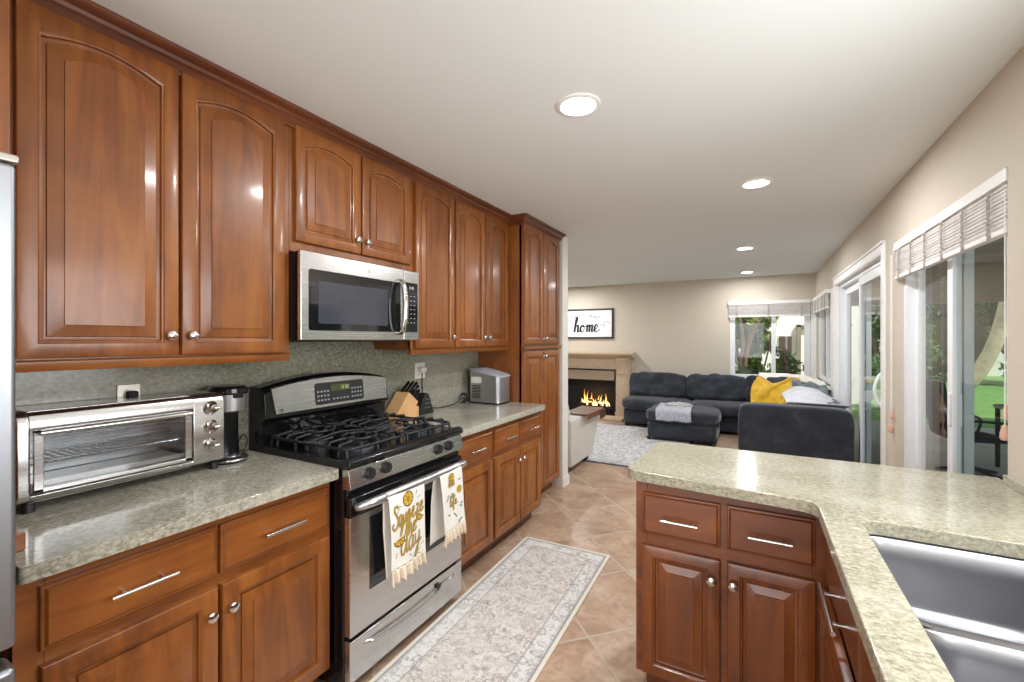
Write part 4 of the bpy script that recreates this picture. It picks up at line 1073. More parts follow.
# ================================================================== OUTLETS
def outlet(y, z, label, plug, mat):
    hw_, hh_ = 0.036, 0.058
    t = thing('wall_outlet', (KX + 0.013, y, z), label, 'outlet')
    bx('cover_plate', (KX + 0.0135, y - hw_, z - hh_), (KX + 0.0185, y + hw_, z + hh_), mat, t, 0.002)
    for s_ in (-1, 1):
        f = MB().lathe([(0.017, 0), (0.017, 0.002), (0.001, 0.002)], (KX + 0.0185, y, z + s_ * 0.022), (1, 0, 0), 16).build('socket', M['outlet'], t, smooth=30)
        m = MB()
        for q in (-0.006, 0.006): m.box((KX + 0.0204, y + q - 0.001, z + s_ * 0.022 - 0.004), (KX + 0.0209, y + q + 0.001, z + s_ * 0.022 + 0.004))
        m.build('slots', M['black_matte'], f, smooth=0)
    return t
t = outlet(0.765, 1.200, 'outlet plate in the backsplash above the toaster oven', True, M['plate_steel'])
tag(bx('power_plug', (KX + 0.0212, 0.752, 1.207), (KX + 0.050, 0.785, 1.233), M['rubber'], None, 0.006), 'black plug in the outlet above the toaster oven', 'plug')
t = thing('wall_outlet', (KX + 0.013, 2.43, 1.205), 'ivory outlet plate in the backsplash behind the knife block', 'outlet')
bx('cover_plate', (KX + 0.0135, 2.375, 1.150), (KX + 0.0185, 2.480, 1.262), M['outlet'], t, 0.002)
for zz in (1.182, 1.230):
    MB().lathe([(0.017, 0), (0.017, 0.002), (0.001, 0.002)], (KX + 0.0185, 2.428, zz), (1, 0, 0), 16).build('socket', M['outlet'], t)
o = bx('power_plug', (KX + 0.0212, 2.40, 1.20), (KX + 0.06, 2.452, 1.232), plain('white_plug', (222, 220, 214), 0.4), None, 0.006)
tag(o, 'white plug in the outlet behind the knife block', 'plug')

# ================================================================== KNIFE BLOCK
t = thing('knife_block', (-1.99, 2.20, 0.912), 'light wood knife block full of black-handled knives right of the range', 'knife block')
pr = [(2.035, 0.9125), (2.035, 0.93), (2.165, 1.085), (2.250, 1.030), (2.225, 0.992), (2.285, 0.985), (2.292, 0.9125)]
pr = [(2.02, 0.9125), (2.018, 0.935), (2.150, 1.090), (2.238, 1.020), (2.208, 0.980), (2.208, 0.9125)]
kb = MB().prism(pr, lambda a, b, w: Vector((-2.045 + w, a, b)), 0.11).build('block', M['oak'], t, bevel=0.003)
MB().box((-2.025, 2.209, 0.9125), (-1.955, 2.268, 0.985)).build('front_foot', M['oak'], t, bevel=0.003)
dirk = Vector((0.0, 0.77, 0.64)).normalized()
a0 = Vector((0, 2.156, 1.082)); b0 = Vector((0, 2.236, 1.020))
kk = [(0.12, 0.02, .115, .010), (0.12, 0.055, .118, .010), (0.12, 0.09, .112, .010), (0.40, 0.022, .108, .009), (0.40, 0.055, .110, .009), (0.40, 0.088, .105, .009),
      (0.68, 0.02, .085, .008), (0.68, 0.043, .085, .008), (0.68, 0.066, .085, .008), (0.68, 0.09, .085, .008)]
for i, (s_, w_, L, r) in enumerate(kk):
    p = a0.lerp(b0, s_) + Vector((-2.045 + w_, 0, 0)) - dirk * 0.003
    k = thing('knife', p, ['black-handled knife in the knife block, back row', 'black-handled knife in the knife block, middle row', 'small black-handled knife in the knife block, front row'][0 if i < 3 else 1 if i < 6 else 2], 'knife',
              ['back row knives', 'middle row knives', 'front row knives'][0 if i < 3 else 1 if i < 6 else 2])
    MB().tube([p, p + dirk * 0.014], r * 0.8, 10).build('bolster', M['chrome'], k)
    q = MB().tube([p + dirk * 0.013, p + dirk * 0.02, p + dirk * L * 0.5, p + dirk * L * 0.9, p + dirk * L], [r * 0.85, r, r * 0.9, r * 1.1, r * 0.7], 10).build('handle', M['black'], k)
    MB().lathe([(r * 0.7, 0), (r * 0.6, 0.003), (0.001, 0.004)], p + dirk * (L - 0.001), dirk, 10).build('pommel', M['chrome'], k)
# scissors grip hanging by the block front
o = MB().tube(catmull([(-2.0, 2.245, 1.005), (-1.985, 2.262, 1.018), (-1.975, 2.285, 1.012), (-1.98, 2.29, 0.992), (-1.995, 2.27, 0.988), (-2.0, 2.245, 1.0)]), 0.005, 8).build('scissors_grip', M['black'], t)

# small black desk device beside the block
t = thing('kitchen_gadget', (-2.02, 2.37, 0.912), 'small black wedge-shaped gadget on the counter right of the knife block', 'gadget')
MB().prism([(2.31, 0.9125), (2.455, 0.9125), (2.452, 0.93), (2.402, 1.052), (2.372, 1.06), (2.335, 1.0), (2.305, 0.94)], lambda a, b, w: Vector((-2.065 + w, a, b)), 0.085).build('gadget_body', M['black_matte'], t, bevel=0.006, seg=3)
m = MB()
for z, l in ((0.955, 0.06), (0.985, 0.05), (1.012, 0.04)): m.box((-1.981, 2.385 - l / 2, z), (-1.979, 2.385 + l / 2, z + 0.006))
m.build('grooves', plain('grey_gadget_lines', (96, 98, 102), 0.4), t, smooth=0)

# ================================================================== ICE MAKER
t = thing('ice_maker', (-1.89, 3.03, 0.912), 'silver countertop ice maker with a curved grey lid beside the pantry', 'ice maker')
IY0, IY1, IXb, IXf = 2.972, 3.172, -2.045, -1.755
side = MB(); oy = rrect(IXb, IY0, IXf, IY1, 0.035, 6)
side.rings([[(x, y, 0.924) for x, y in oy], [(x, y, 0.93) for x, y in oy], [(x, y, 1.135 + (0.04 * min(1, max(0, (IXf - 0.06 - x) / 0.17)))) for x, y in oy]])
side.build('casing', M['steel_v'], t, smooth=40)
MB().rings([[(x, y, z) for x, y in oy] for z in (0.9125, 0.9245)]).build('base', M['rubber'], t)
ol2 = rrect(IXb - 0.004, IY0 - 0.004, IXf + 0.005, IY1 + 0.004, 0.038, 6)
def zl(x): q = min(1, max(0, (IXf - x) / (IXf - IXb))); return 1.136 + 0.055 * math.sin(q * PI / 2)
m = MB(); cxm, cym = (IXb + IXf) / 2, (IY0 + IY1) / 2
rs = [[(x, y, zl(x) - 0.012) for x, y in ol2], [(x, y, zl(x)) for x, y in ol2]]
for k in (0.92, 0.75, 0.5, 0.25, 0.03): rs.append([(cxm + (x - cxm) * k, cym + (y - cym) * k, zl(cxm + (x - cxm) * k) + 0.012 * (1 - k * k)) for x, y in ol2])
lid = m.rings(rs).build('lid', plain('translucent_grey_lid', (170, 172, 180), 0.25), t, smooth=50)
m = MB()
for i in range(9): m.box((-2.005, IY0 - 0.0015, 0.955 + i * 0.012), (-1.925, IY0 + 0.001, 0.961 + i * 0.012))
m.build('side_vent', M['black_matte'], t, smooth=0)
MB().box((-2.015, IY0 - 0.001, 1.075), (-1.92, IY0 + 0.001, 1.125)).build('side_label', M['outlet'], t, bevel=0.0005)
m = MB()
for i in range(5): m.box((IXf + 0.0005, 3.01 + i * 0.026, 0.94), (IXf + 0.0025, 3.022 + i * 0.026, 1.12))
m.build('front_ribs', M['steel_v'], t, bevel=0.0008)
cord = MB().tube(catmull([(-2.075, 2.44, 1.19), (-2.082, 2.455, 1.05), (-2.07, 2.50, 0.955), (-2.06, 2.58, 0.921), (-2.055, 2.72, 0.918), (-2.055, 2.82, 0.93), (-2.045, 2.88, 0.955), (-2.035, 2.92, 0.96)]), 0.0035, 6)
for k in range(3): cord.tube(catmull([(-2.05, 2.87 + 0.01 * k, 0.925), (-2.02, 2.90, 0.93 + k * 0.012), (-2.02, 2.93, 0.96 + k * 0.01), (-2.05, 2.90, 0.985 + k * 0.006), (-2.065, 2.87, 0.95)]), 0.004, 6)
cord.build('power_cord', M['rubber'], t)

# ================================================================== KITCHEN TOWELS
GL = {'S': [[(0.75, 1.75), (0.55, 2.0), (0.2, 1.95), (0.1, 1.6), (0.45, 1.15), (0.75, 0.7), (0.55, 0.1), (0.1, -0.1), (-0.2, 0.25), (0.0, 0.5)]],
      'q': [[(0.6, 0.85), (0.3, 1.0), (0.05, 0.6), (0.15, 0.1), (0.4, 0.05), (0.62, 0.9), (0.55, -0.4), (0.45, -0.95), (0.7, -0.6), (0.95, 0.2)]],
      'u': [[(0.0, 0.9), (0.08, 0.3), (0.25, 0.02), (0.5, 0.3), (0.58, 0.95), (0.6, 0.3), (0.75, 0.05), (0.95, 0.3)]],
      'e': [[(0.0, 0.25), (0.35, 0.5), (0.5, 0.82), (0.32, 1.0), (0.1, 0.7), (0.12, 0.2), (0.35, 0.0), (0.65, 0.15), (0.85, 0.35)]],
      'z': [[(0.05, 0.9), (0.3, 1.0), (0.55, 0.85), (0.15, 0.15), (0.45, 0.2), (0.4, -0.5), (0.15, -0.7), (0.3, -0.3), (0.9, 0.3)]],
      't': [[(0.0, 0.3), (0.28, 1.2), (0.35, 1.75), (0.25, 0.8), (0.28, 0.1), (0.45, 0.02), (0.7, 0.3)], [(0.0, 1.15), (0.6, 1.25)]],
      'h': [[(0.0, 0.3), (0.3, 1.4), (0.38, 1.95), (0.22, 2.05), (0.12, 1.5), (0.08, 0.0)], [(0.1, 0.4), (0.3, 0.9), (0.5, 1.0), (0.56, 0.6), (0.58, 0.1), (0.75, 0.05), (0.95, 0.35)]],
      'd': [[(0.6, 0.85), (0.3, 1.0), (0.05, 0.6), (0.15, 0.1), (0.4, 0.05), (0.62, 0.9), (0.72, 2.0), (0.65, 0.6), (0.72, 0.05), (0.95, 0.3)]],
      'a': [[(0.6, 0.85), (0.3, 1.0), (0.05, 0.6), (0.15, 0.1), (0.4, 0.05), (0.6, 0.95), (0.6, 0.3), (0.72, 0.05), (0.95, 0.3)]],
      'y': [[(0.0, 0.9), (0.1, 0.3), (0.3, 0.1), (0.55, 0.4), (0.62, 0.95), (0.6, 0.0), (0.45, -0.8), (0.15, -0.9), (0.3, -0.4), (0.95, 0.3)]],
      'o': [[(0.45, 0.98), (0.15, 0.8), (0.05, 0.35), (0.3, 0.0), (0.58, 0.3), (0.58, 0.75), (0.4, 0.98), (0.5, 0.75), (0.9, 0.8)]],
      'm': [[(0.0, 0.85), (0.12, 0.95), (0.15, 0.0)], [(0.15, 0.4), (0.35, 0.95), (0.5, 0.85), (0.5, 0.0)], [(0.5, 0.4), (0.72, 0.95), (0.88, 0.85), (0.88, 0.15), (1.0, 0.02), (1.25, 0.35)]],
      'l': [[(0.0, 0.3), (0.35, 1.3), (0.38, 1.9), (0.2, 1.9), (0.12, 0.9), (0.2, 0.1), (0.4, 0.02), (0.65, 0.3)]],
      'i': [[(0.0, 0.3), (0.2, 0.95), (0.18, 0.3), (0.3, 0.02), (0.55, 0.3)], [(0.24, 1.35), (0.26, 1.42)]],
      'f': [[(0.0, 0.3), (0.35, 1.3), (0.42, 1.9), (0.25, 1.85), (0.15, 0.6), (0.1, -0.8), (0.3, -0.5), (0.2, 0.1), (0.65, 0.3)]]}
ADV = {'m': 1.18, 't': 0.62, 'S': 0.85, 'l': 0.55, 'i': 0.5, 'f': 0.6}
def script(m, word, u, v, h, P, w=0.0012, slant=0.15, rise=0.0, contrast=0.0, wsc=1.0):
    for ch in word:
        for st in GL[ch]:
            pts = [Vector((u + (a * wsc + b * slant) * h, v + b * h, 0)) for a, b in st]
            f = (lambda s_, d: w * (0.45 + contrast * max(0.0, -d.y)) + w * 0.35) if contrast else w
            ribbon(m, catmull(pts, 6), f, P)
        u += ADV.get(ch, 0.9) * wsc * h; v += rise * h
    return u

def towel(label, y0, y1, zb, wob, seed, back_to, shift=0.0, backdy=0.0):
    t = thing('kitchen_towel', (-1.338, (y0 + y1) / 2, 0.77), label, 'kitchen towel')
    zt = 0.790; L = zt - zb; W_ = y1 - y0
    def surf(s_, v, o=0.0):      # s 0..1 across, v 0..1 down the front
        y = y0 + W_ * s_ + shift * v + 0.006 * math.sin(v * 3 + seed)
        x = -1.319 + 0.007 * math.sin(s_ * PI * 2 * wob + seed) * min(1, v * 3) + 0.004 * math.sin(s_ * 9 + v * 4) * v + 0.008 * v
        if v < 0.06: x -= 0.018 * (1 - v / 0.06) ** 1.5
        return Vector((x + o, y, zt - L * v + (0.006 * (1 - (1 - v / 0.06) ** 2) - 0.006 if v < 0.06 else 0)))
    MB().grid(24, 30, lambda a, b: surf(a, b * 0.86)).build('front_panel', M['fabric'], t, smooth=180, solid=0.002, recalc=False)
    def backf(a, b):
        y = y0 + W_ * (0.02 + 0.96 * a) + backdy * b
        if b < 0.12:
            q = b / 0.12 * PI; return Vector((-1.3385 + 0.0195 * math.cos(q * 0.9), y, zt - 0.004 + 0.007 * math.sin(q)))
        return Vector((-1.357 - 0.010 * min(1, (b - 0.12) * 3) + 0.004 * math.sin(a * 6 + seed), y, zt - (zt - back_to) * (b - 0.06) / 0.94))
    MB().grid(20, 24, backf).build('back_panel', M['fabric'], t, smooth=180, solid=0.002, recalc=False)
    def fr_(a, b):
        p = surf(a, 0.85 + 0.01 * b); amp = 0.003 + 0.011 * b
        ph = a * 2 * PI * 6.5 + seed + 1.2 * math.sin(a * 7)
        return p + Vector((0.004 + amp * math.sin(ph), 0.005 * b * math.cos(ph) + (a - 0.5) * 0.012 * b, -L * 0.14 * b - 0.006 * b * math.sin(ph * 0.5)))
    MB().grid(110, 8, fr_).build('frill', M['frill'], t, smooth=180, solid=0.0018, recalc=False)
    def P(u, v): # u metres right from left edge, v metres up from bottom of the front panel
        s_ = u / W_; vv = 1 - (v / L)
        return surf(s_, vv, 0.0022)
    return t, P, W_, L
def disc(m, P, u, v, r, n=20, rin=0.0, a0=0, a1=360):
    A = [math.radians(a0 + (a1 - a0) * i / n) for i in range(n + 1)]
    base = [P(u + r * math.cos(a), v + r * math.sin(a)) for a in A]
    inner = [P(u + rin * math.cos(a), v + rin * math.sin(a)) for a in A]
    m.add(base + inner, [(i, i + 1, n + 2 + i, n + 1 + i) for i in range(n)])
def slice_(P, u, v, r, t, half=False, rot=0):
    m = MB(); m2 = MB()
    def Q(o): return lambda a, b: P(a, b) + Vector((o, 0, 0))
    a0, a1 = (rot, rot + 180) if half else (0, 360)
    disc(m2, Q(0.0), u, v, r, 20, 0, a0, a1)
    m2.build('lemon_print', M['lemon'], t, smooth=0, recalc=False)
    disc(m, Q(0.0004), u, v, r * 1.06, 20, r * 0.86, a0, a1)
    k = 8 if not half else 5
    for i in range(k):
        a = math.radians(a0 + (a1 - a0) * (i + (0.5 if half else 0)) / k)
        ribbon(m, [Vector((u + r * q * math.cos(a), v + r * q * math.sin(a), 0)) for q in (0.1, 0.5, 0.88)], r * 0.06, Q(0.0004))
    m.build('slice_outline', M['olive'], t, smooth=0, recalc=False)
t, P, W_, L = towel('white frilled towel reading Squeeze the day with lemon slices, left on the oven door handle', 1.338, 1.562, 0.414, 0.8, 0.4, 0.412, 0.012, 0.035)
slice_(P, W_ * 0.50, L * 0.865, 0.032, t)
slice_(P, W_ * 0.84, L * 0.62, 0.028, t, True, 150)
slice_(P, W_ * 0.20, L * 0.47, 0.032, t, True, 190)
for (mat, w, o, nm) in ((M['olive'], 0.0052, 0.0, 'lettering_outline'), (M['gold'], 0.0036, 0.0006, 'lettering')):
    m = MB(); Q = lambda a, b, o=o: P(a, b) + Vector((o, 0, 0))
    script(m, 'Squeeze', W_ * 0.06, L * 0.60, 0.044, Q, w, 0.10, 0.06, wsc=0.74)
    script(m, 'the', W_ * 0.36, L * 0.45, 0.042, Q, w, 0.10, 0.04, wsc=0.80)
    script(m, 'day', W_ * 0.22, L * 0.27, 0.056, Q, w, 0.12, 0.06, wsc=0.95)
    m.build(nm, mat, t, smooth=0, recalc=False)
m = MB(); rr = random.Random(4)
for (u, v) in ((0.2, 0.78), (0.82, 0.83), (0.75, 0.9), (0.9, 0.25), (0.82, 0.2), (0.12, 0.3), (0.25, 0.82), (0.5, 0.22)):
    a = rr.uniform(0, PI); d = Vector((math.cos(a), math.sin(a), 0)) * 0.012; c = Vector((W_ * u, L * v, 0))
    ribbon(m, [c - d, c, c + d], 0.0016, P)
m.build('sprig_print', M['sage'], t, smooth=0, recalc=False)
t, P, W_, L = towel('white frilled towel with gold lettering and green sprigs, right on the oven door handle', 1.672, 1.850, 0.435, 0.7, 2.0, 0.44, 0.045, -0.015)
slice_(P, W_ * 0.48, L * 0.87, 0.022, t); slice_(P, W_ * 0.82, L * 0.66, 0.018, t)
for (mat, w, o, nm) in ((M['olive'], 0.0040, 0.0, 'lettering_outline'), (M['gold'], 0.0026, 0.0006, 'lettering')):
    m = MB(); Q = lambda a, b, o=o: P(a, b) + Vector((o, 0, 0))
    script(m, 'the', W_ * 0.34, L * 0.74, 0.026, Q, w, 0.10, 0.05, wsc=0.85)
    script(m, 'zest', W_ * 0.30, L * 0.46, 0.028, Q, w, 0.1, 0.05, wsc=0.8) if False else script(m, 'life', W_ * 0.36, L * 0.46, 0.026, Q, w, 0.1, 0.05, wsc=0.95)
    m.build(nm, mat, t, smooth=0, recalc=False)
m = MB()
for (u, v) in ((0.55, 0.62), (0.60, 0.58), (0.5, 0.60), (0.3, 0.62), (0.24, 0.58), (0.85, 0.80), (0.9, 0.45), (0.86, 0.41), (0.3, 0.36), (0.55, 0.34), (0.62, 0.30), (0.85, 0.22), (0.75, 0.2)):
    a = rr.uniform(0, PI); d = Vector((math.cos(a), math.sin(a), 0)) * 0.011; c = Vector((W_ * u, L * v, 0))
    pts = [c - d, c - d * 0.4, c + d * 0.4, c + d]
    ribbon(m, pts, lambda s_, d_: 0.0050 * math.sin(PI * min(max(s_, 0.05), 0.95)), P)
m.build('sprig_print', M['sage'], t, smooth=0, recalc=False)

# ================================================================== RUNNER RUG
rw, rl = 0.305, 0.93
m = MB(); m.rings([[(x, y, z) for x, y in rrect(-rw, -rl, rw, rl, 0.008, 3)] for z in (0.0005, 0.009)])
o = m.build('runner_rug', runner_mat(rw, rl), None, smooth=30)
o.location = (-1.112, 1.908, 0.001); o.rotation_euler = (0, 0, math.radians(1.5))
tag(o, 'pale grey distressed runner rug with a patterned border on the tile by the range', 'rug')

# ================================================================== CEILING LIGHTS (each carries its own light)
lamps = [(-0.662, 1.787, 'largest recessed ceiling light, nearest, over the kitchen aisle'),
         (0.006, 3.231, 'recessed ceiling light second from the camera, beyond the peninsula'),
         (-0.096, 5.480, 'third recessed ceiling light, over the living room'),
         (-0.105, 7.458, 'farthest recessed ceiling light, by the far wall'),
         (-0.662, -0.25, 'recessed ceiling light behind the camera'), (-0.5, -2.1, 'recessed ceiling light by the rear wall'),
         (-2.9, 5.6, 'recessed ceiling light over the pale armchair side of the living room'), (-3.0, 7.3, 'recessed ceiling light near the fireplace')]
proto = thing('ceiling_light', (0, 0, CZ), 'x', 'ceiling light', 'recessed ceiling lights')
MB().lathe([(0.094, -0.0005), (0.094, -0.006), (0.088, -0.009), (0.076, -0.009), (0.072, -0.003), (0.072, -0.0005)], (0, 0, 0), n=40, cap=False).build('trim_ring', M['white'], proto, world=False, smooth=50)
MB().lathe([(0.001, -0.005), (0.072, -0.004), (0.073, -0.0005)], (0, 0, 0), n=40).build('lens', M['lamp'], proto, world=False)
for i, (x, y, lab) in enumerate(lamps):
    o = proto if i == 0 else copy_tree(proto)
    o.location = (x, y, CZ); o['label'] = lab
    ld = bpy.data.lights.new('downlight', 'AREA'); ld.shape = 'DISK'; ld.size = 0.14; ld.energy = LAMP_W * (1.0 if y > 7.4 else 1.75 if y > 5 else 1.8 if y > 3 else 1.0); ld.color = (0.95, 0.975, 1.0)
    lo = bpy.data.objects.new('downlight', ld); lo.location = (x, y, CZ - 0.02); COL.objects.link(lo)
# daylight entering by the two windows behind the camera (sky light at the panes)
for (loc, rot, sx, sy, p) in (((-0.6, -3.2, 1.1), (PI / 2, 0, 0), 1.8, 1.9, WINDOW_W * 2.0), ((RX + 0.02, 0.92, 1.55), (PI / 2, 0, PI / 2), 1.5, 0.85, WINDOW_W)):
    ld = bpy.data.lights.new('window_daylight', 'AREA'); ld.shape = 'RECTANGLE'; ld.size = sx; ld.size_y = sy; ld.energy = p; ld.color = (0.95, 0.98, 1.0)
    lo = bpy.data.objects.new('window_daylight', ld); lo.location = loc; lo.rotation_euler = rot; COL.objects.link(lo)

# ================================================================== LIVING ROOM
# fireplace -------------------------------------------------------------
FPY = 7.87
t = thing('fireplace', (-3.2, 7.95, 0), 'beige cast stone fireplace with corbelled mantel and black firebox, fire lit', 'fireplace')
FX0, FX1 = -4.05, -1.93
for (a, b) in ((FX1 - 0.27, FX1 - 0.02), (FX0 + 0.02, FX0 + 0.27)):
    m = MB(); m.box((a, FPY, 0.0), (b, FY - 0.002, 1.10)); m.box((a - 0.012, FPY - 0.015, 0.0), (b + 0.012, FY - 0.002, 0.12))
    m.build('pilaster', M['stone'], t, bevel=0.006)
MB().box((FX0 + 0.27, FPY + 0.02, 0.875), (FX1 - 0.27, FY - 0.002, 1.10)).build('frieze', M['stone'], t, bevel=0.004)
mp = [(0.0, 1.085), (-0.03, 1.09), (-0.045, 1.11), (-0.075, 1.12), (-0.085, 1.135), (-0.12, 1.142), (-0.13, 1.155), (-0.13, 1.185), (0.17, 1.185), (0.17, 1.085)]
MB().prism(mp, lambda a, b, w: Vector((FX0 - 0.05 + w, FPY + a, b)), FX1 - FX0 + 0.10).build('mantel', M['stone'], t, smooth=25)
for (a, b) in ((FX1 - 0.24, FX1 - 0.05), (FX0 + 0.05, FX0 + 0.24)):
    cpf = [(0.01, 0.78), (-0.02, 0.80), (-0.028, 0.86), (-0.035, 0.93), (-0.06, 1.0), (-0.10, 1.05), (-0.11, 1.09), (0.01, 1.09)]
    MB().prism(cpf, lambda u, v, w, a=a: Vector((a + w, FPY + u, v)), b - a).build('corbel', M['stone'], t, smooth=40)
ox0, ox1 = FX0 + 0.27, FX1 - 0.27
MB().box((ox0, FY - 0.015, 0.0), (ox1, FY - 0.003, 0.875)).box((ox0, FPY + 0.03, 0.0), (ox0 + 0.02, FY - 0.003, 0.875)).box((ox1 - 0.02, FPY + 0.03, 0.0), (ox1, FY - 0.003, 0.875)).box((ox0, FPY + 0.03, 0.0), (ox1, FY - 0.003, 0.05)).build('firebox', M['soot'], t, bevel=0.002)
MB().box((ox0, FPY + 0.028, 0.675), (ox1, FPY + 0.05, 0.865)).build('hood_panel', M['beigemetal'], t, bevel=0.003)
fm_ = MB().box((ox0, FPY + 0.005, 0.04), (ox0 + 0.028, FPY + 0.03, 0.875)).box((ox1 - 0.028, FPY + 0.005, 0.04), (ox1, FPY + 0.03, 0.875)).box((ox0, FPY + 0.005, 0.855), (ox1, FPY + 0.03, 0.878)).box((ox0, FPY + 0.005, 0.04), (ox1, FPY + 0.03, 0.065)).box((ox0, FPY + 0.012, 0.655), (ox1, FPY + 0.03, 0.675))
fm_.build('firebox_frame', M['black'], t, bevel=0.003)
MB().box((FX0 - 0.08, 7.56, 0.001), (FX1 - 0.07, FPY - 0.016, 0.045)).build('hearth', M['stone'], t, bevel=0.006)
g = MB()
for i in range(9): g.tube([(-2.92 + i * 0.075, 7.89, 0.17), (-2.92 + i * 0.075, 7.98, 0.17)], 0.008, 6)
g.tube([(-2.96, 7.89, 0.17), (-2.28, 7.89, 0.17)], 0.008, 6)
for x in (-2.9, -2.34): g.tube([(x, 7.89, 0.22), (x, 7.89, 0.052)], 0.009, 6)
tag(g.build('fire_grate', M['iron'], None), 'black iron grate holding the burning logs in the fireplace', 'grate')
for i, (xa, xb, z, yy, nm) in enumerate(((-2.90, -2.34, 0.215, 7.925, 'lower front'), (-2.84, -2.40, 0.235, 7.965, 'rear'), (-2.80, -2.46, 0.285, 7.94, 'top'))):
    m = MB().tube([(xa, yy, z), ((xa + xb) / 2, yy + 0.005, z + 0.006), (xb, yy - 0.005, z)], [0.034, 0.037, 0.031], 10)
    tag(m.build('fire_log', M['log'], None), 'charred log burning in the fireplace, %s of the stack' % nm, 'log', 'burning logs')
rr = random.Random(11)
fl = MB()
for i in range(15):
    x = -2.86 + i * 0.037 + rr.uniform(-.01, .01); hgt = (0.30 if i in (2, 3) else 0.20 if i in (5, 9, 10, 12) else 0.12) * rr.uniform(0.8, 1.15); yy = 7.90 + rr.uniform(-0.004, 0.03)
    pts = []; rad = []
    for k in range(8):
        q = k / 7; pts.append((x + 0.022 * math.sin(q * 4 + i) * q, yy, 0.20 + hgt * q)); rad.append(0.026 * (math.sin(PI * min(1, q * 0.8 + 0.2)) ** 0.8) * (1 - q) + 0.001)
    fl.tube(pts, rad, 8)
fo = tag(fl.build('flames', M['fire'], None, smooth=180), 'orange flames over the logs in the fireplace', 'fire', kind='stuff')
fd = bpy.data.lights.new('fire_glow', 'POINT'); fd.energy = 2.0; fd.color = (1, 0.5, 0.18); fd.shadow_soft_size = 0.1
fo2 = bpy.data.objects.new('fire_glow', fd); fo2.location = (-2.6, 7.86, 0.35); COL.objects.link(fo2)
# sign above the mantel
SX0, SX1, SZ0, SZ1 = -3.62, -2.288, 1.440, 2.000
t = thing('wall_sign', ((SX0 + SX1) / 2, FY - 0.02, SZ0), 'framed white sign with black home lettering above the fireplace', 'sign')
f = MB(); q = 0.028
f.box((SX0, FY - 0.035, SZ0), (SX0 + q, FY - 0.002, SZ1)).box((SX1 - q, FY - 0.035, SZ0), (SX1, FY - 0.002, SZ1)).box((SX0, FY - 0.035, SZ0), (SX1, FY - 0.002, SZ0 + q)).box((SX0, FY - 0.035, SZ1 - q), (SX1, FY - 0.002, SZ1))
f.build('frame', M['black_matte'], t, bevel=0.002)
bx('board', (SX0 + q, FY - 0.02, SZ0 + q), (SX1 - q, FY - 0.004, SZ1 - q), M['paper'], t, 0)
SP = lambda u, v: Vector((u, FY - 0.0215, v))
m = MB(); script(m, 'home', -3.06, 1.560, 0.135, SP, 0.010, 0.12, 0.02, 1.2, 0.98)
m.build('lettering', M['ink'], t, smooth=0)
m = MB()
ribbon(m, catmull([Vector(p) for p in ((-2.58, 1.66, 0), (-2.50, 1.70, 0), (-2.46, 1.66, 0), (-2.47, 1.74, 0), (-2.42, 1.76, 0), (-2.33, 1.72, 0))], 5), 0.0025, SP)
ribbon(m, catmull([Vector(p) for p in ((-3.55, 1.60, 0), (-3.3, 1.57, 0), (-3.15, 1.60, 0), (-3.06, 1.575, 0))], 5), 0.0025, SP)
m.build('flourish', M['black_matte'], t, smooth=0)
def arcm(u, v):
    a = u / 0.9; return Vector((-2.83 + (0.9 + v) * math.sin(a), FY - 0.0215, 1.865 - 0.9 + (0.9 + v) * math.cos(a) - 0.0))
text_obj('MAKE YOURSELF', 0.075, M['ink'], t, arcm, 'arched_lettering')
text_obj('at', 0.07, M['ink'], t, lambda u, v: SP(-2.83 + u, 1.80 + v), 'small_lettering')

# sectional sofa --------------------------------------------------------
t = thing('sectional_sofa', (-0.3, 7.3, 0), 'large charcoal blue sectional sofa along the far and right walls', 'sofa')
SB = M['sofa']
def cush(name, c, h, amp=0.010, k=5.0, seed=0.0, n=12, m=None, fr=4.0):
    return MB().sbox(c, h, n, k, amp, fr, seed, m).build(name, SB, t, smooth=180)
# long side against the far wall
cush('base', (-1.42, 7.64, 0.165), (0.51, 0.37, 0.125), 0.004, 9); cush('base', (-0.44, 7.64, 0.165), (0.46, 0.37, 0.125), 0.004, 9)
cush('base', (0.37, 7.60, 0.165), (0.39, 0.41, 0.125), 0.004, 9)
cush('seat_cushion', (-1.43, 7.58, 0.365), (0.54, 0.40, 0.095), 0.014, 4, 1.0); cush('seat_cushion', (-0.44, 7.58, 0.365), (0.46, 0.42, 0.098), 0.014, 4, 2.0)
cush('seat_cushion', (0.39, 7.58, 0.365), (0.38, 0.40, 0.098), 0.012, 4, 3.0)
cush('backrest', (-0.60, 7.955, 0.42), (1.36, 0.075, 0.36), 0.006, 8)
def backc(c, h, seed, tilt=-14, rz=0):
    mm = Matrix.Translation(c) @ Matrix.Rotation(math.radians(rz), 4, 'Z') @ Matrix.Rotation(math.radians(tilt), 4, 'X')
    return MB().sbox((0, 0, 0), h, 18, 5.5, 0.026, 6.5, seed, mm).build('back_cushion', SB, t, smooth=180)
backc((-1.46, 7.80, 0.645), (0.46, 0.13, 0.205), 1.5); backc((-0.54, 7.80, 0.645), (0.45, 0.13, 0.205), 5.5); backc((0.15, 7.78, 0.65), (0.27, 0.13, 0.205), 9.5)
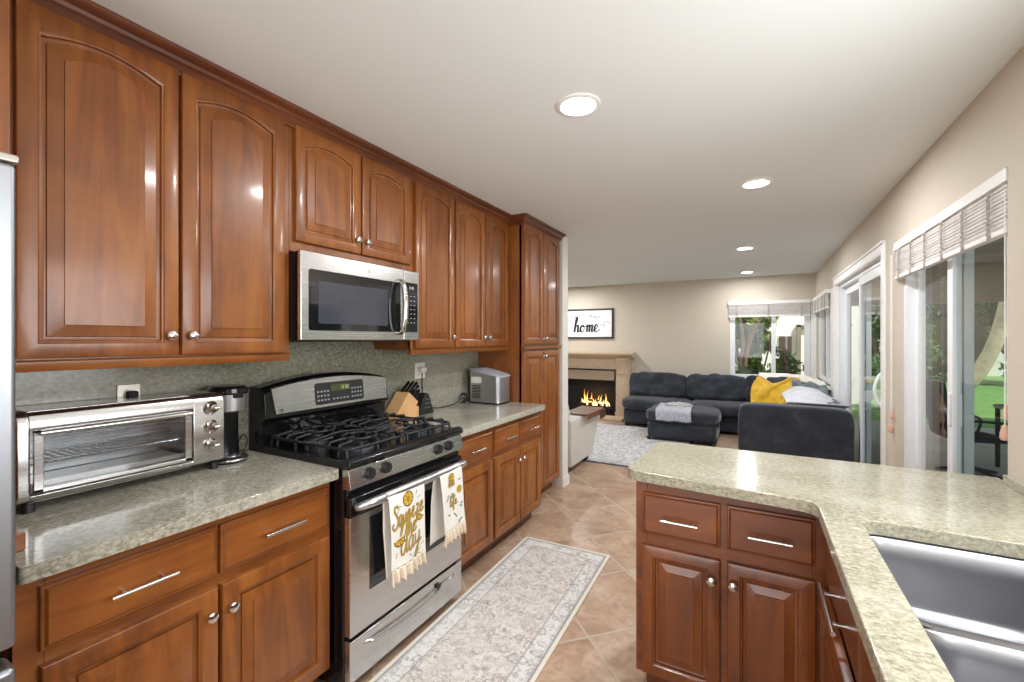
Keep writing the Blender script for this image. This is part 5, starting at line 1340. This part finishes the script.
# side towards the camera
cush('base', (0.31, 6.05, 0.165), (0.45, 1.10, 0.125), 0.004, 9)
cush('seat_cushion', (0.22, 6.68, 0.365), (0.37, 0.50, 0.098), 0.012, 4, 6.0); cush('seat_cushion', (0.22, 5.64, 0.365), (0.37, 0.50, 0.098), 0.012, 4, 7.0)
cush('backrest', (0.69, 6.25, 0.42), (0.075, 1.25, 0.37), 0.006, 8)
cush('arm', (0.315, 4.99, 0.415), (0.462, 0.115, 0.382), 0.004, 10, 4.0)
for (x, y) in ((-1.86, 7.32), (-1.86, 7.9), (-0.18, 4.95), (0.72, 4.95), (-0.1, 7.3)):
    MB().box((x - 0.03, y - 0.03, 0.001), (x + 0.03, y + 0.03, 0.05)).build('foot', M['darkfoot'], t, bevel=0.004)
# corner and side back cushions
backc((0.40, 7.10, 0.66), (0.30, 0.14, 0.225), 12.0, -22, -28); backc((0.55, 6.35, 0.63), (0.42, 0.12, 0.19), 13.0, -12, -90); backc((0.55, 5.55, 0.63), (0.40, 0.12, 0.19), 14.0, -12, -90)

# ottoman ---------------------------------------------------------------
t = thing('ottoman', (-0.9, 6.75, 0), 'charcoal blue ottoman with a soft cushioned top on the pale rug', 'ottoman')
MB().sbox((-0.90, 6.76, 0.155), (0.455, 0.375, 0.115), 10, 9, 0.004, 4, 0).build('base', SB, t, smooth=180)
MB().sbox((-0.90, 6.76, 0.350), (0.475, 0.395, 0.092), 16, 5.5, 0.020, 4, 3).build('seat_cushion', SB, t, smooth=180)
for (x, y) in ((-1.32, 6.42), (-0.48, 6.42), (-1.32, 7.1), (-0.48, 7.1)):
    MB().lathe([(0.024, 0.0), (0.03, 0.045)], (x, y, 0.012), n=12).build('foot', M['darkfoot'], t)
# towel folded over the ottoman
def drape(name, label, mat, fn, nu=30, nv=30, cat='blanket', th=0.012, sub=0):
    o = MB().grid(nu, nv, fn).build(name, mat, None, smooth=180, solid=th, recalc=False)
    return tag(o, label, cat)
def ott(a, b):
    x = -1.26 + 0.46 * a + 0.05 * b; y = 6.98 - 0.72 * b
    edge = 6.372
    z = 0.452 + 0.010 * noise.noise(Vector((x * 9, y * 9, 1)))
    if y < edge + 0.03:
        d = (edge + 0.03) - y; y = edge - 0.022 + 0.03 * math.exp(-d * 30); z -= d * 1.05 + 0.0
    return Vector((x, y, z + 0.004 * math.sin(a * 14)))
drape('printed_towel', 'grey and white printed towel spread over the top of the ottoman', M['print'], ott, 30, 40, 'towel', 0.012)
m = MB()
def bunch(a, b):
    A = a * 2 * PI; r = b
    x = -0.985 + 0.20 * r * math.cos(A); y = 6.86 + 0.13 * r * math.sin(A)
    z = 0.462 + 0.035 * (1 - r * r) + 0.014 * noise.noise(Vector((x * 16, y * 16, 5)))
    return Vector((x, y, z))
drape('crumpled_cloth', 'small white cloth with dark print crumpled on the ottoman towel', M['pillow'], bunch, 36, 10, 'cloth', 0.010)

# throws on the sofa ----------------------------------------------------
def nz(x, y, s, f=5.0): return noise.noise(Vector((x * f, y * f, s))) + 0.5 * noise.noise(Vector((x * f * 2.2, y * f * 2.2, s + 4)))
def yel(a, b):
    # a across, b from the top of the cushion down to the seat
    x = 0.02 - 0.10 * b + (0.50 - 0.06 * b) * a; y = 7.06 - 0.55 * b - 0.10 * a
    top = 0.895 + 0.03 * a - 0.075 * math.sin(a * PI) ** 2
    z = top * (1 - b) + 0.47 * b + 0.10 * math.sin(b * PI)
    ph = a * 11 + b * 7 + 2.0 * noise.noise(Vector((a * 2, b * 2, 3)))
    fold = 0.022 * math.sin(ph) + 0.026 * nz(a * 0.8, b * 0.8, 2.0, 5)
    return Vector((x + 0.012 * math.sin(b * 9), y - abs(fold) * 0.9, z + fold))
drape('blanket', 'mustard yellow blanket draped over the corner cushion of the sofa', M['yellow'], yel, 50, 50)
def wht(a, b):
    x = 0.05 + 0.72 * a; y = 7.42 - 0.24 * b - 0.55 * a * a
    z = 0.935 + 0.012 * math.sin(PI * a) - 0.09 * (2 * b - 1) ** 2 + 0.014 * nz(x, y, 7) - 0.10 * max(0, a - 0.75) * 4 * 0.5
    return Vector((x, y, z))
drape('blanket', 'ivory white blanket behind the mustard one on the sofa back', M['wthrow'], wht, 40, 26)
def gry(a, b):
    x = 0.40 + 0.34 * a; y = 6.72 - 0.50 * b - 0.08 * a
    z = 0.905 - 0.05 * a - 0.20 * b * b * (1 - 0.7 * a) + 0.040 * nz(x, y, 11, 7) + 0.020 * math.sin(a * 12 + b * 5)
    return Vector((x, y, z))
drape('blanket', 'slate grey blanket bunched on the sofa between the yellow and pale ones', M['gthrow'], gry, 40, 40)
def lth(a, b):
    x = 0.28 + 0.50 * a; y = 6.25 - 1.15 * b
    ridge = math.sin(PI * min(1, a * 0.62 + 0.28))
    z = 0.70 + 0.165 * ridge * (1 - 0.35 * b * b) + 0.02 * nz(x, y, 21, 4) - 0.22 * max(0, 0.25 - a) * (1 - b * 0.8)
    z = max(z, 0.812 - 0.25 * (1 - b)) if b > 0.75 else z
    return Vector((x, y, z))
drape('blanket', 'pale lilac-grey blanket laid over the near right end of the sofa', M['lthrow'], lth, 36, 46)

# living-room rug -------------------------------------------------------
m = MB(); m.rings([[(x, y, z) for x, y in rrect(-1.3, -1.2, 1.3, 1.2, 0.01, 2)] for z in (0.0, 0.010)])
o = thing('area_rug', (-2.12, 6.16, 0.001), 'pale grey distressed area rug with dark blue edge under the ottoman', 'rug')
a_ = MB().rings([[(x, y, z) for x, y in rrect(-3.4, 4.955, -0.78, 7.22, 0.01, 2)] for z in (0.001, 0.011)]).build('pile', living_rug_mat(), o, smooth=30)
q = MB(); q.box((-3.43, 4.925, 0.001), (-0.75, 4.955, 0.010)).box((-3.43, 7.22, 0.001), (-0.75, 7.25, 0.010)).box((-3.43, 4.955, 0.001), (-3.40, 7.22, 0.010)).box((-0.78, 4.955, 0.001), (-0.75, 7.22, 0.010))
q.build('binding', plain('navy_rug_binding', (72, 80, 98), 0.9), o, bevel=0.002)

# pale armchair with its tray ---------------------------------------------
t = thing('armchair', (-2.15, 4.85, 0), 'pale grey upholstered armchair seen from its side past the pantry wall', 'armchair')
AM = M['white_chair']
def arm(x, sgn):
    # tapered, outward-leaning side: wider at the top
    pr_ = [(4.32, 0.085), (5.00, 0.085), (5.20, 0.50), (5.20, 0.555), (5.16, 0.575), (4.36, 0.60), (4.24, 0.60)]
    return MB().prism(pr_, lambda a, b, w: Vector((x + sgn * (w + 0.05 * (b - 0.1)), a, b)), 0.16).build('arm', AM, t, bevel=0.022, seg=4)
arm(-1.83, 1); arm(-2.55, -1)
MB().sbox((-2.19, 4.70, 0.21), (0.35, 0.42, 0.12), 10, 9, 0.003).build('base', AM, t, smooth=180)
MB().sbox((-2.19, 4.80, 0.39), (0.325, 0.37, 0.085), 12, 4.5, 0.01).build('seat_cushion', AM, t, smooth=180)
MB().sbox((0, 0, 0), (0.46, 0.10, 0.34), 12, 6, 0.006, 4, 0, Matrix.Translation((-2.19, 4.38, 0.50)) @ Matrix.Rotation(math.radians(10), 4, 'X')).build('backrest', AM, t, smooth=180)
for (x, y) in ((-1.80, 4.36), (-1.76, 4.98), (-2.60, 4.36), (-2.60, 4.98)):
    MB().box((x - 0.03, y - 0.035, 0.011 if y > 4.9 else 0.001), (x + 0.03, y + 0.035, 0.095)).build('foot', M['darkfoot'], t, bevel=0.006)
tag(MB().sbox((0, 0, 0), (0.05, 0.19, 0.17), 12, 2.8, 0.006, 5, 0, Matrix.Translation((-1.955, 4.62, 0.66)) @ Matrix.Rotation(math.radians(18), 4, 'Y')).build('throw_pillow', M['pillow'], None, smooth=180), 'white pillow with dark flecks leaning inside the pale armchair', 'pillow')
t = thing('arm_tray', (-1.75, 4.86, 0.60), 'slatted wooden tray lying over the arm of the pale armchair', 'tray')
m = MB()
for i in range(7): m.box((-1.86, 4.56 + i * 0.084, 0.602 - 0.0 * i), (-1.585, 4.56 + i * 0.084 + 0.080, 0.614))
m.build('slats', M['tray'], t, bevel=0.0015)
MB().box((-1.587, 4.56, 0.555), (-1.579, 5.144, 0.614)).build('side_flap', M['tray'], t, bevel=0.0015)
for yy in (4.98, 5.09):
    MB().tube([(-1.575, yy, 0.60), (-1.57, yy, 0.55), (-1.57, yy, 0.51), (-1.57, yy + 0.055, 0.51), (-1.57, yy + 0.055, 0.60)], 0.011, 6).build('strap', M['strap'], t)

# ================================================================== OUTDOORS
struct('lawn', MB().box((-20, 9.4, -0.25), (40, 42, -0.10)), M['grass'])
struct('patio_slab', MB().box((RX + 0.16, -6, -0.25), (9.0, 10.4, -0.075)), M['patio'])
struct('ground', MB().box((-40, -40, -0.5), (60, 60, -0.26)), M['patio'])
t = thing('patio_cover', (3.6, 2.2, 2.3), 'wooden patio cover with pale posts outside the sliding doors', 'patio cover')
MB().box((RX + 0.17, -4.0, 2.52), (6.2, 10.6, 2.60)).build('roof_boards', M['cover'], t, bevel=0.002)
m = MB()
for y in range(-4, 11): m.box((RX + 0.17, y + 0.1, 2.40), (6.1, y + 0.15, 2.52))
m.build('rafters', M['cover'], t, smooth=0)
MB().box((RX + 0.17, 10.42, 2.06), (6.2, 10.56, 2.52)).build('end_beam', M['cover'], t, bevel=0.004)
MB().box((6.05, -4.0, 2.22), (6.2, 10.42, 2.52)).build('side_beam', M['cover'], t, bevel=0.004)
for (x, y) in ((6.12, 10.48), (6.12, 4.0), (6.12, -2.0), (2.15, 10.48)):
    MB().box((x - 0.07, y - 0.07, -0.074), (x + 0.07, y + 0.07, 2.18)).build('post', M['white'], t, bevel=0.006)

# neighbouring wing of the house, seen through the far window
t = thing('garden_wing', (-1.5, 13.5, 0), 'white stucco house wing with a brown grille beyond the far window', 'building')
MB().box((-7.0, 13.0, -0.1), (2.25, 17.0, 3.2)).build('wall', M['stucco'], t)
MB().box((-7.3, 12.5, 3.2), (2.6, 17.3, 3.35)).prism([(-7.2, 3.35), (2.5, 3.35), (1.2, 4.4), (-6, 4.4)], lambda a, b, w: Vector((a, 12.6 + w, b)), 4.6).build('roof', M['cover'], t)
gm = MB().box((0.53, 12.96, 1.06), (0.80, 13.0, 1.50))
for i in range(9): gm.box((0.55, 12.945, 1.09 + i * 0.045), (0.78, 12.96, 1.115 + i * 0.045))
gm.build('grille', M['grille'], t, smooth=0)
MB().box((0.90, 12.90, -0.1), (0.99, 12.995, 1.78)).box((0.90, 12.90, 1.72), (2.0, 12.995, 1.78)).build('door_surround', M['cover'], t, bevel=0.003)
m = MB()
for i in range(22): m.box((1.45, 12.97, 0.35 + i * 0.075), (2.0, 12.995, 0.40 + i * 0.075))
m.build('shutter', M['white'], t, smooth=0)

def foliage(cfun, n, size, seed):
    r_ = random.Random(seed); m = MB(); V = []; F = []
    for i in range(n):
        p = cfun(r_); d = Vector((r_.gauss(0, 1), r_.gauss(0, 1), r_.gauss(0, 0.7))).normalized()
        u = d.orthogonal().normalized(); u = (u * math.cos(i) + d.cross(u) * math.sin(i)).normalized()
        s_ = size * r_.uniform(0.6, 1.3); k = len(V)
        V += [p - u * s_, p + d.cross(u) * s_ * 0.38, p + u * s_, p - d.cross(u) * s_ * 0.38]; F.append((k, k + 1, k + 2, k + 3))
    m.v = V; m.f = F
    return m
def blob(c, h, clumps, seed):
    r0 = random.Random(seed + 99); cl = []
    for _ in range(clumps):
        d = Vector((r0.gauss(0, 1), r0.gauss(0, 1), r0.gauss(0, 1))).normalized() * r0.uniform(0.35, 0.95)
        cl.append(Vector((c[0] + d.x * h[0], c[1] + d.y * h[1], c[2] + d.z * h[2])))
    rad = min(h) * 0.42
    def f(r_):
        q = cl[r_.randrange(len(cl))]; d = Vector((r_.gauss(0, 1), r_.gauss(0, 1), r_.gauss(0, 1))).normalized() * rad * r_.uniform(0.5, 1.05)
        return q + d
    return f
def shrub(name, label, c, h, n, size, mat, seed, trunks=3, core=True, cat='shrub', group=None, bark='bark', base=None):
    t = thing(name, (c[0], c[1], -0.1), label, cat, group)
    foliage(blob(c, h, 26, seed), n, size, seed).build('foliage', M[mat], t, smooth=0, recalc=False)
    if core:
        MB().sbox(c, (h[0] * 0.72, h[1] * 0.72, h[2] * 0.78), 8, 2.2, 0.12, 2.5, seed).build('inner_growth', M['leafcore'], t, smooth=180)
    r_ = random.Random(seed + 5); m = MB()
    for i in range(trunks):
        bx_ = c[0] + r_.uniform(-.25, .25) * h[0]; by = c[1] + r_.uniform(-.2, .2); x = bx_; pts = []
        zt = c[2] + h[2] * 0.6
        for k in range(7): pts.append((x, by, -0.1 + (zt + 0.1) * k / 6)); x += r_.uniform(-.16, .16) * h[0]
        m.tube(pts, [0.06 * (1 - k / 9) for k in range(7)], 7)
    m.build('trunk', M[bark], t, smooth=60)
    return t
# outside the far window (left light of the window full of stems and leaves, right light more open)
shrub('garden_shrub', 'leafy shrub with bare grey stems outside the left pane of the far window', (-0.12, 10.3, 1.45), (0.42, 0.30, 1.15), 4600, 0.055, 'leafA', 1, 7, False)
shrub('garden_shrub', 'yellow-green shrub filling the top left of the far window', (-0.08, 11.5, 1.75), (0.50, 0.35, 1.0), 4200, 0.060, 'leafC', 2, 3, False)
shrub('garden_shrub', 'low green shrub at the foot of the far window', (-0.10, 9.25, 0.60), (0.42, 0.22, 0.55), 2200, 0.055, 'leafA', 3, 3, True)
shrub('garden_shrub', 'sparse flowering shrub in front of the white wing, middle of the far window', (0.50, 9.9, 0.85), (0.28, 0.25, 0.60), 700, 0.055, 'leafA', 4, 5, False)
t = thing('garden_tree', (-0.05, 9.7, -0.1), 'arching bare-branched tree outside the far window', 'tree')
m = MB()
m.tube(catmull([(-0.15, 9.7, -0.1), (-0.18, 9.7, 0.8), (-0.10, 9.7, 1.35), (0.05, 9.72, 1.75), (0.35, 9.75, 2.05), (0.75, 9.8, 2.2), (1.1, 9.8, 2.25)]), 0.045, 8)
m.tube(catmull([(-0.18, 9.7, 0.7), (-0.32, 9.7, 1.2), (-0.40, 9.72, 1.8), (-0.38, 9.7, 2.3)]), 0.038, 7)
m.tube(catmull([(-0.10, 9.7, 0.2), (0.10, 9.65, 0.7), (0.22, 9.7, 1.2), (0.30, 9.7, 1.6)]), 0.016, 6)
m.tube(catmull([(-0.05, 9.7, 0.0), (-0.30, 9.6, 0.6), (-0.20, 9.6, 1.3), (-0.28, 9.6, 2.0)]), 0.030, 6)
m.build('trunk', M['bark'], t, smooth=60)
def arch_f(r_):
    q = r_.random(); x = -0.1 + 1.2 * q; z = 1.55 + 0.75 * q ** 0.6; return Vector((x + r_.gauss(0, 0.06), 9.75 + r_.gauss(0, 0.1), z + r_.gauss(0, 0.06) + 0.05))
foliage(arch_f, 520, 0.055, 8).build('foliage', M['leafC'], t, smooth=0, recalc=False)
# beyond door_2
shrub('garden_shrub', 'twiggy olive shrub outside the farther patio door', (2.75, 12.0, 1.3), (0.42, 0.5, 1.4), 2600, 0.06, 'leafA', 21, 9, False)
# far hedge and trees beyond the lawn
HG = [((5.2, 21.5, 1.4), (2.0, 1.2, 1.9), 'leafB', 'dense dark hedge tree beyond the lawn, left of the pale leaning trunk'),
      ((8.2, 20.5, 1.8), (1.9, 1.3, 2.4), 'leafA', 'bright green tree beyond the lawn behind the patio chair'),
      ((11.0, 19.0, 1.6), (2.0, 1.4, 2.2), 'leafB', 'dark green hedge tree beyond the lawn, third from the left'),
      ((13.8, 17.2, 2.0), (2.0, 1.6, 2.6), 'leafC', 'yellow-green tree beyond the lawn behind the patio table'),
      ((16.4, 14.8, 1.8), (2.1, 1.8, 2.4), 'leafA', 'mid-green tree beyond the lawn, right of the yellow-green one'),
      ((18.2, 11.8, 2.0), (2.0, 2.0, 2.6), 'leafB', 'dark tree at the far right of the garden'),
      ((6.9, 23.3, 2.2), (1.9, 1.0, 2.6), 'leafB', 'dark tree standing behind the two hedge trees nearest the garden middle'),
      ((3.0, 19.5, 2.4), (1.5, 1.3, 2.6), 'leafA', 'tall tree beyond the lawn seen through the farther patio door')]
for i, (c, h, mt, lab) in enumerate(HG):
    c = (c[0], c[1], c[2] + 1.0); h = (h[0] * 0.97, h[1], h[2] + 1.2)
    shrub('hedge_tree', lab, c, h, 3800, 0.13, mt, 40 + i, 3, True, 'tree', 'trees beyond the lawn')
t = thing('leaning_tree', (4.15, 14.2, -0.1), 'thick pale tree trunk leaning to the right beyond the patio', 'tree')
MB().tube(catmull([(4.15, 14.2, -0.1), (4.25, 14.15, 0.25), (4.50, 14.0, 0.70), (4.72, 13.9, 1.35), (4.86, 13.85, 2.1), (4.95, 13.8, 3.0)]), [0.17 - 0.002 * i for i in range(31)], 12).build('trunk', M['palebark'], t, smooth=60)
foliage(blob((5.1, 13.7, 3.7), (1.4, 1.2, 0.8), 20, 77), 1500, 0.12, 77).build('foliage', M['leafA'], t, smooth=0, recalc=False)
struct('garden_wall', MB().box((-3, 25.5, -0.2), (30, 25.7, 1.8)), M['stucco'])

# patio furniture
def patio_chair(loc, rz, label):
    t = thing('patio_chair', loc, label, 'patio chair', 'patio chairs'); D = M['outdark']
    L = dict(world=False)
    MB().sbox((0, 0, 0.43), (0.25, 0.25, 0.03), 6, 5).build('seat', D, t, **L)
    MB().grid(8, 10, lambda a, b: Vector((-0.24 + 0.48 * a, 0.24 + 0.10 * b + 0.05 * math.sin(PI * a) * 1, 0.44 + 0.60 * b))).build('backrest', D, t, solid=0.012, smooth=60, world=False)
    m = MB()
    for s_ in (-1, 1): m.tube(catmull([(s_ * 0.26, -0.2, 0.44), (s_ * 0.29, -0.22, 0.60), (s_ * 0.29, 0.1, 0.64), (s_ * 0.26, 0.28, 0.60)]), 0.015, 8)
    m.build('armrest', D, t, **L)
    m = MB().cyl((0, 0, 0.08), (0, 0, 0.41), 0.03, 10)
    m.build('pedestal', D, t, **L)
    m = MB()
    for k in range(5): a = 2 * PI * k / 5; m.tube([(0, 0, 0.09), (0.28 * math.cos(a), 0.28 * math.sin(a), 0.03)], 0.018, 8)
    m.build('star_base', D, t, **L)
    t.rotation_euler = (0, 0, rz)
    return t
patio_chair((2.08, 6.7, -0.074), math.radians(100), 'black mesh patio chair at the left end of the patio table')
patio_chair((2.85, 5.55, -0.074), math.radians(200), 'black mesh patio chair on the near side of the patio table')
patio_chair((3.45, 6.7, -0.074), math.radians(-80), 'black mesh patio chair at the right end of the patio table')
t = thing('patio_table', (2.85, 6.75, -0.074), 'round-edged grey patio table under the patio cover', 'table')
MB().rings([[(x, y, z) for x, y in rrect(2.45, 6.1, 3.15, 7.4, 0.15, 6)] for z in (0.63, 0.66)]).build('tabletop', plain('grey_table_top', (120, 128, 132), 0.3), t, bevel=0.004)
for (x, y) in ((2.5, 6.2), (3.1, 6.2), (2.5, 7.3), (3.1, 7.3)): MB().cyl((x, y, -0.074), (x, y, 0.63), 0.022, 10).build('leg', M['outdark'], t)
t = thing('patio_ottoman', (1.95, 5.0, -0.074), 'low dark wicker patio seat by the nearest sliding door', 'patio seat')
MB().sbox((1.85, 4.55, 0.10), (0.30, 0.30, 0.17), 8, 8).build('seat_body', M['outdark'], t, smooth=180)
MB().sbox((1.85, 4.55, 0.30), (0.29, 0.29, 0.045), 8, 5).build('seat_cushion', plain('slate_seat_cushion', (66, 72, 78), 0.9), t, smooth=180)
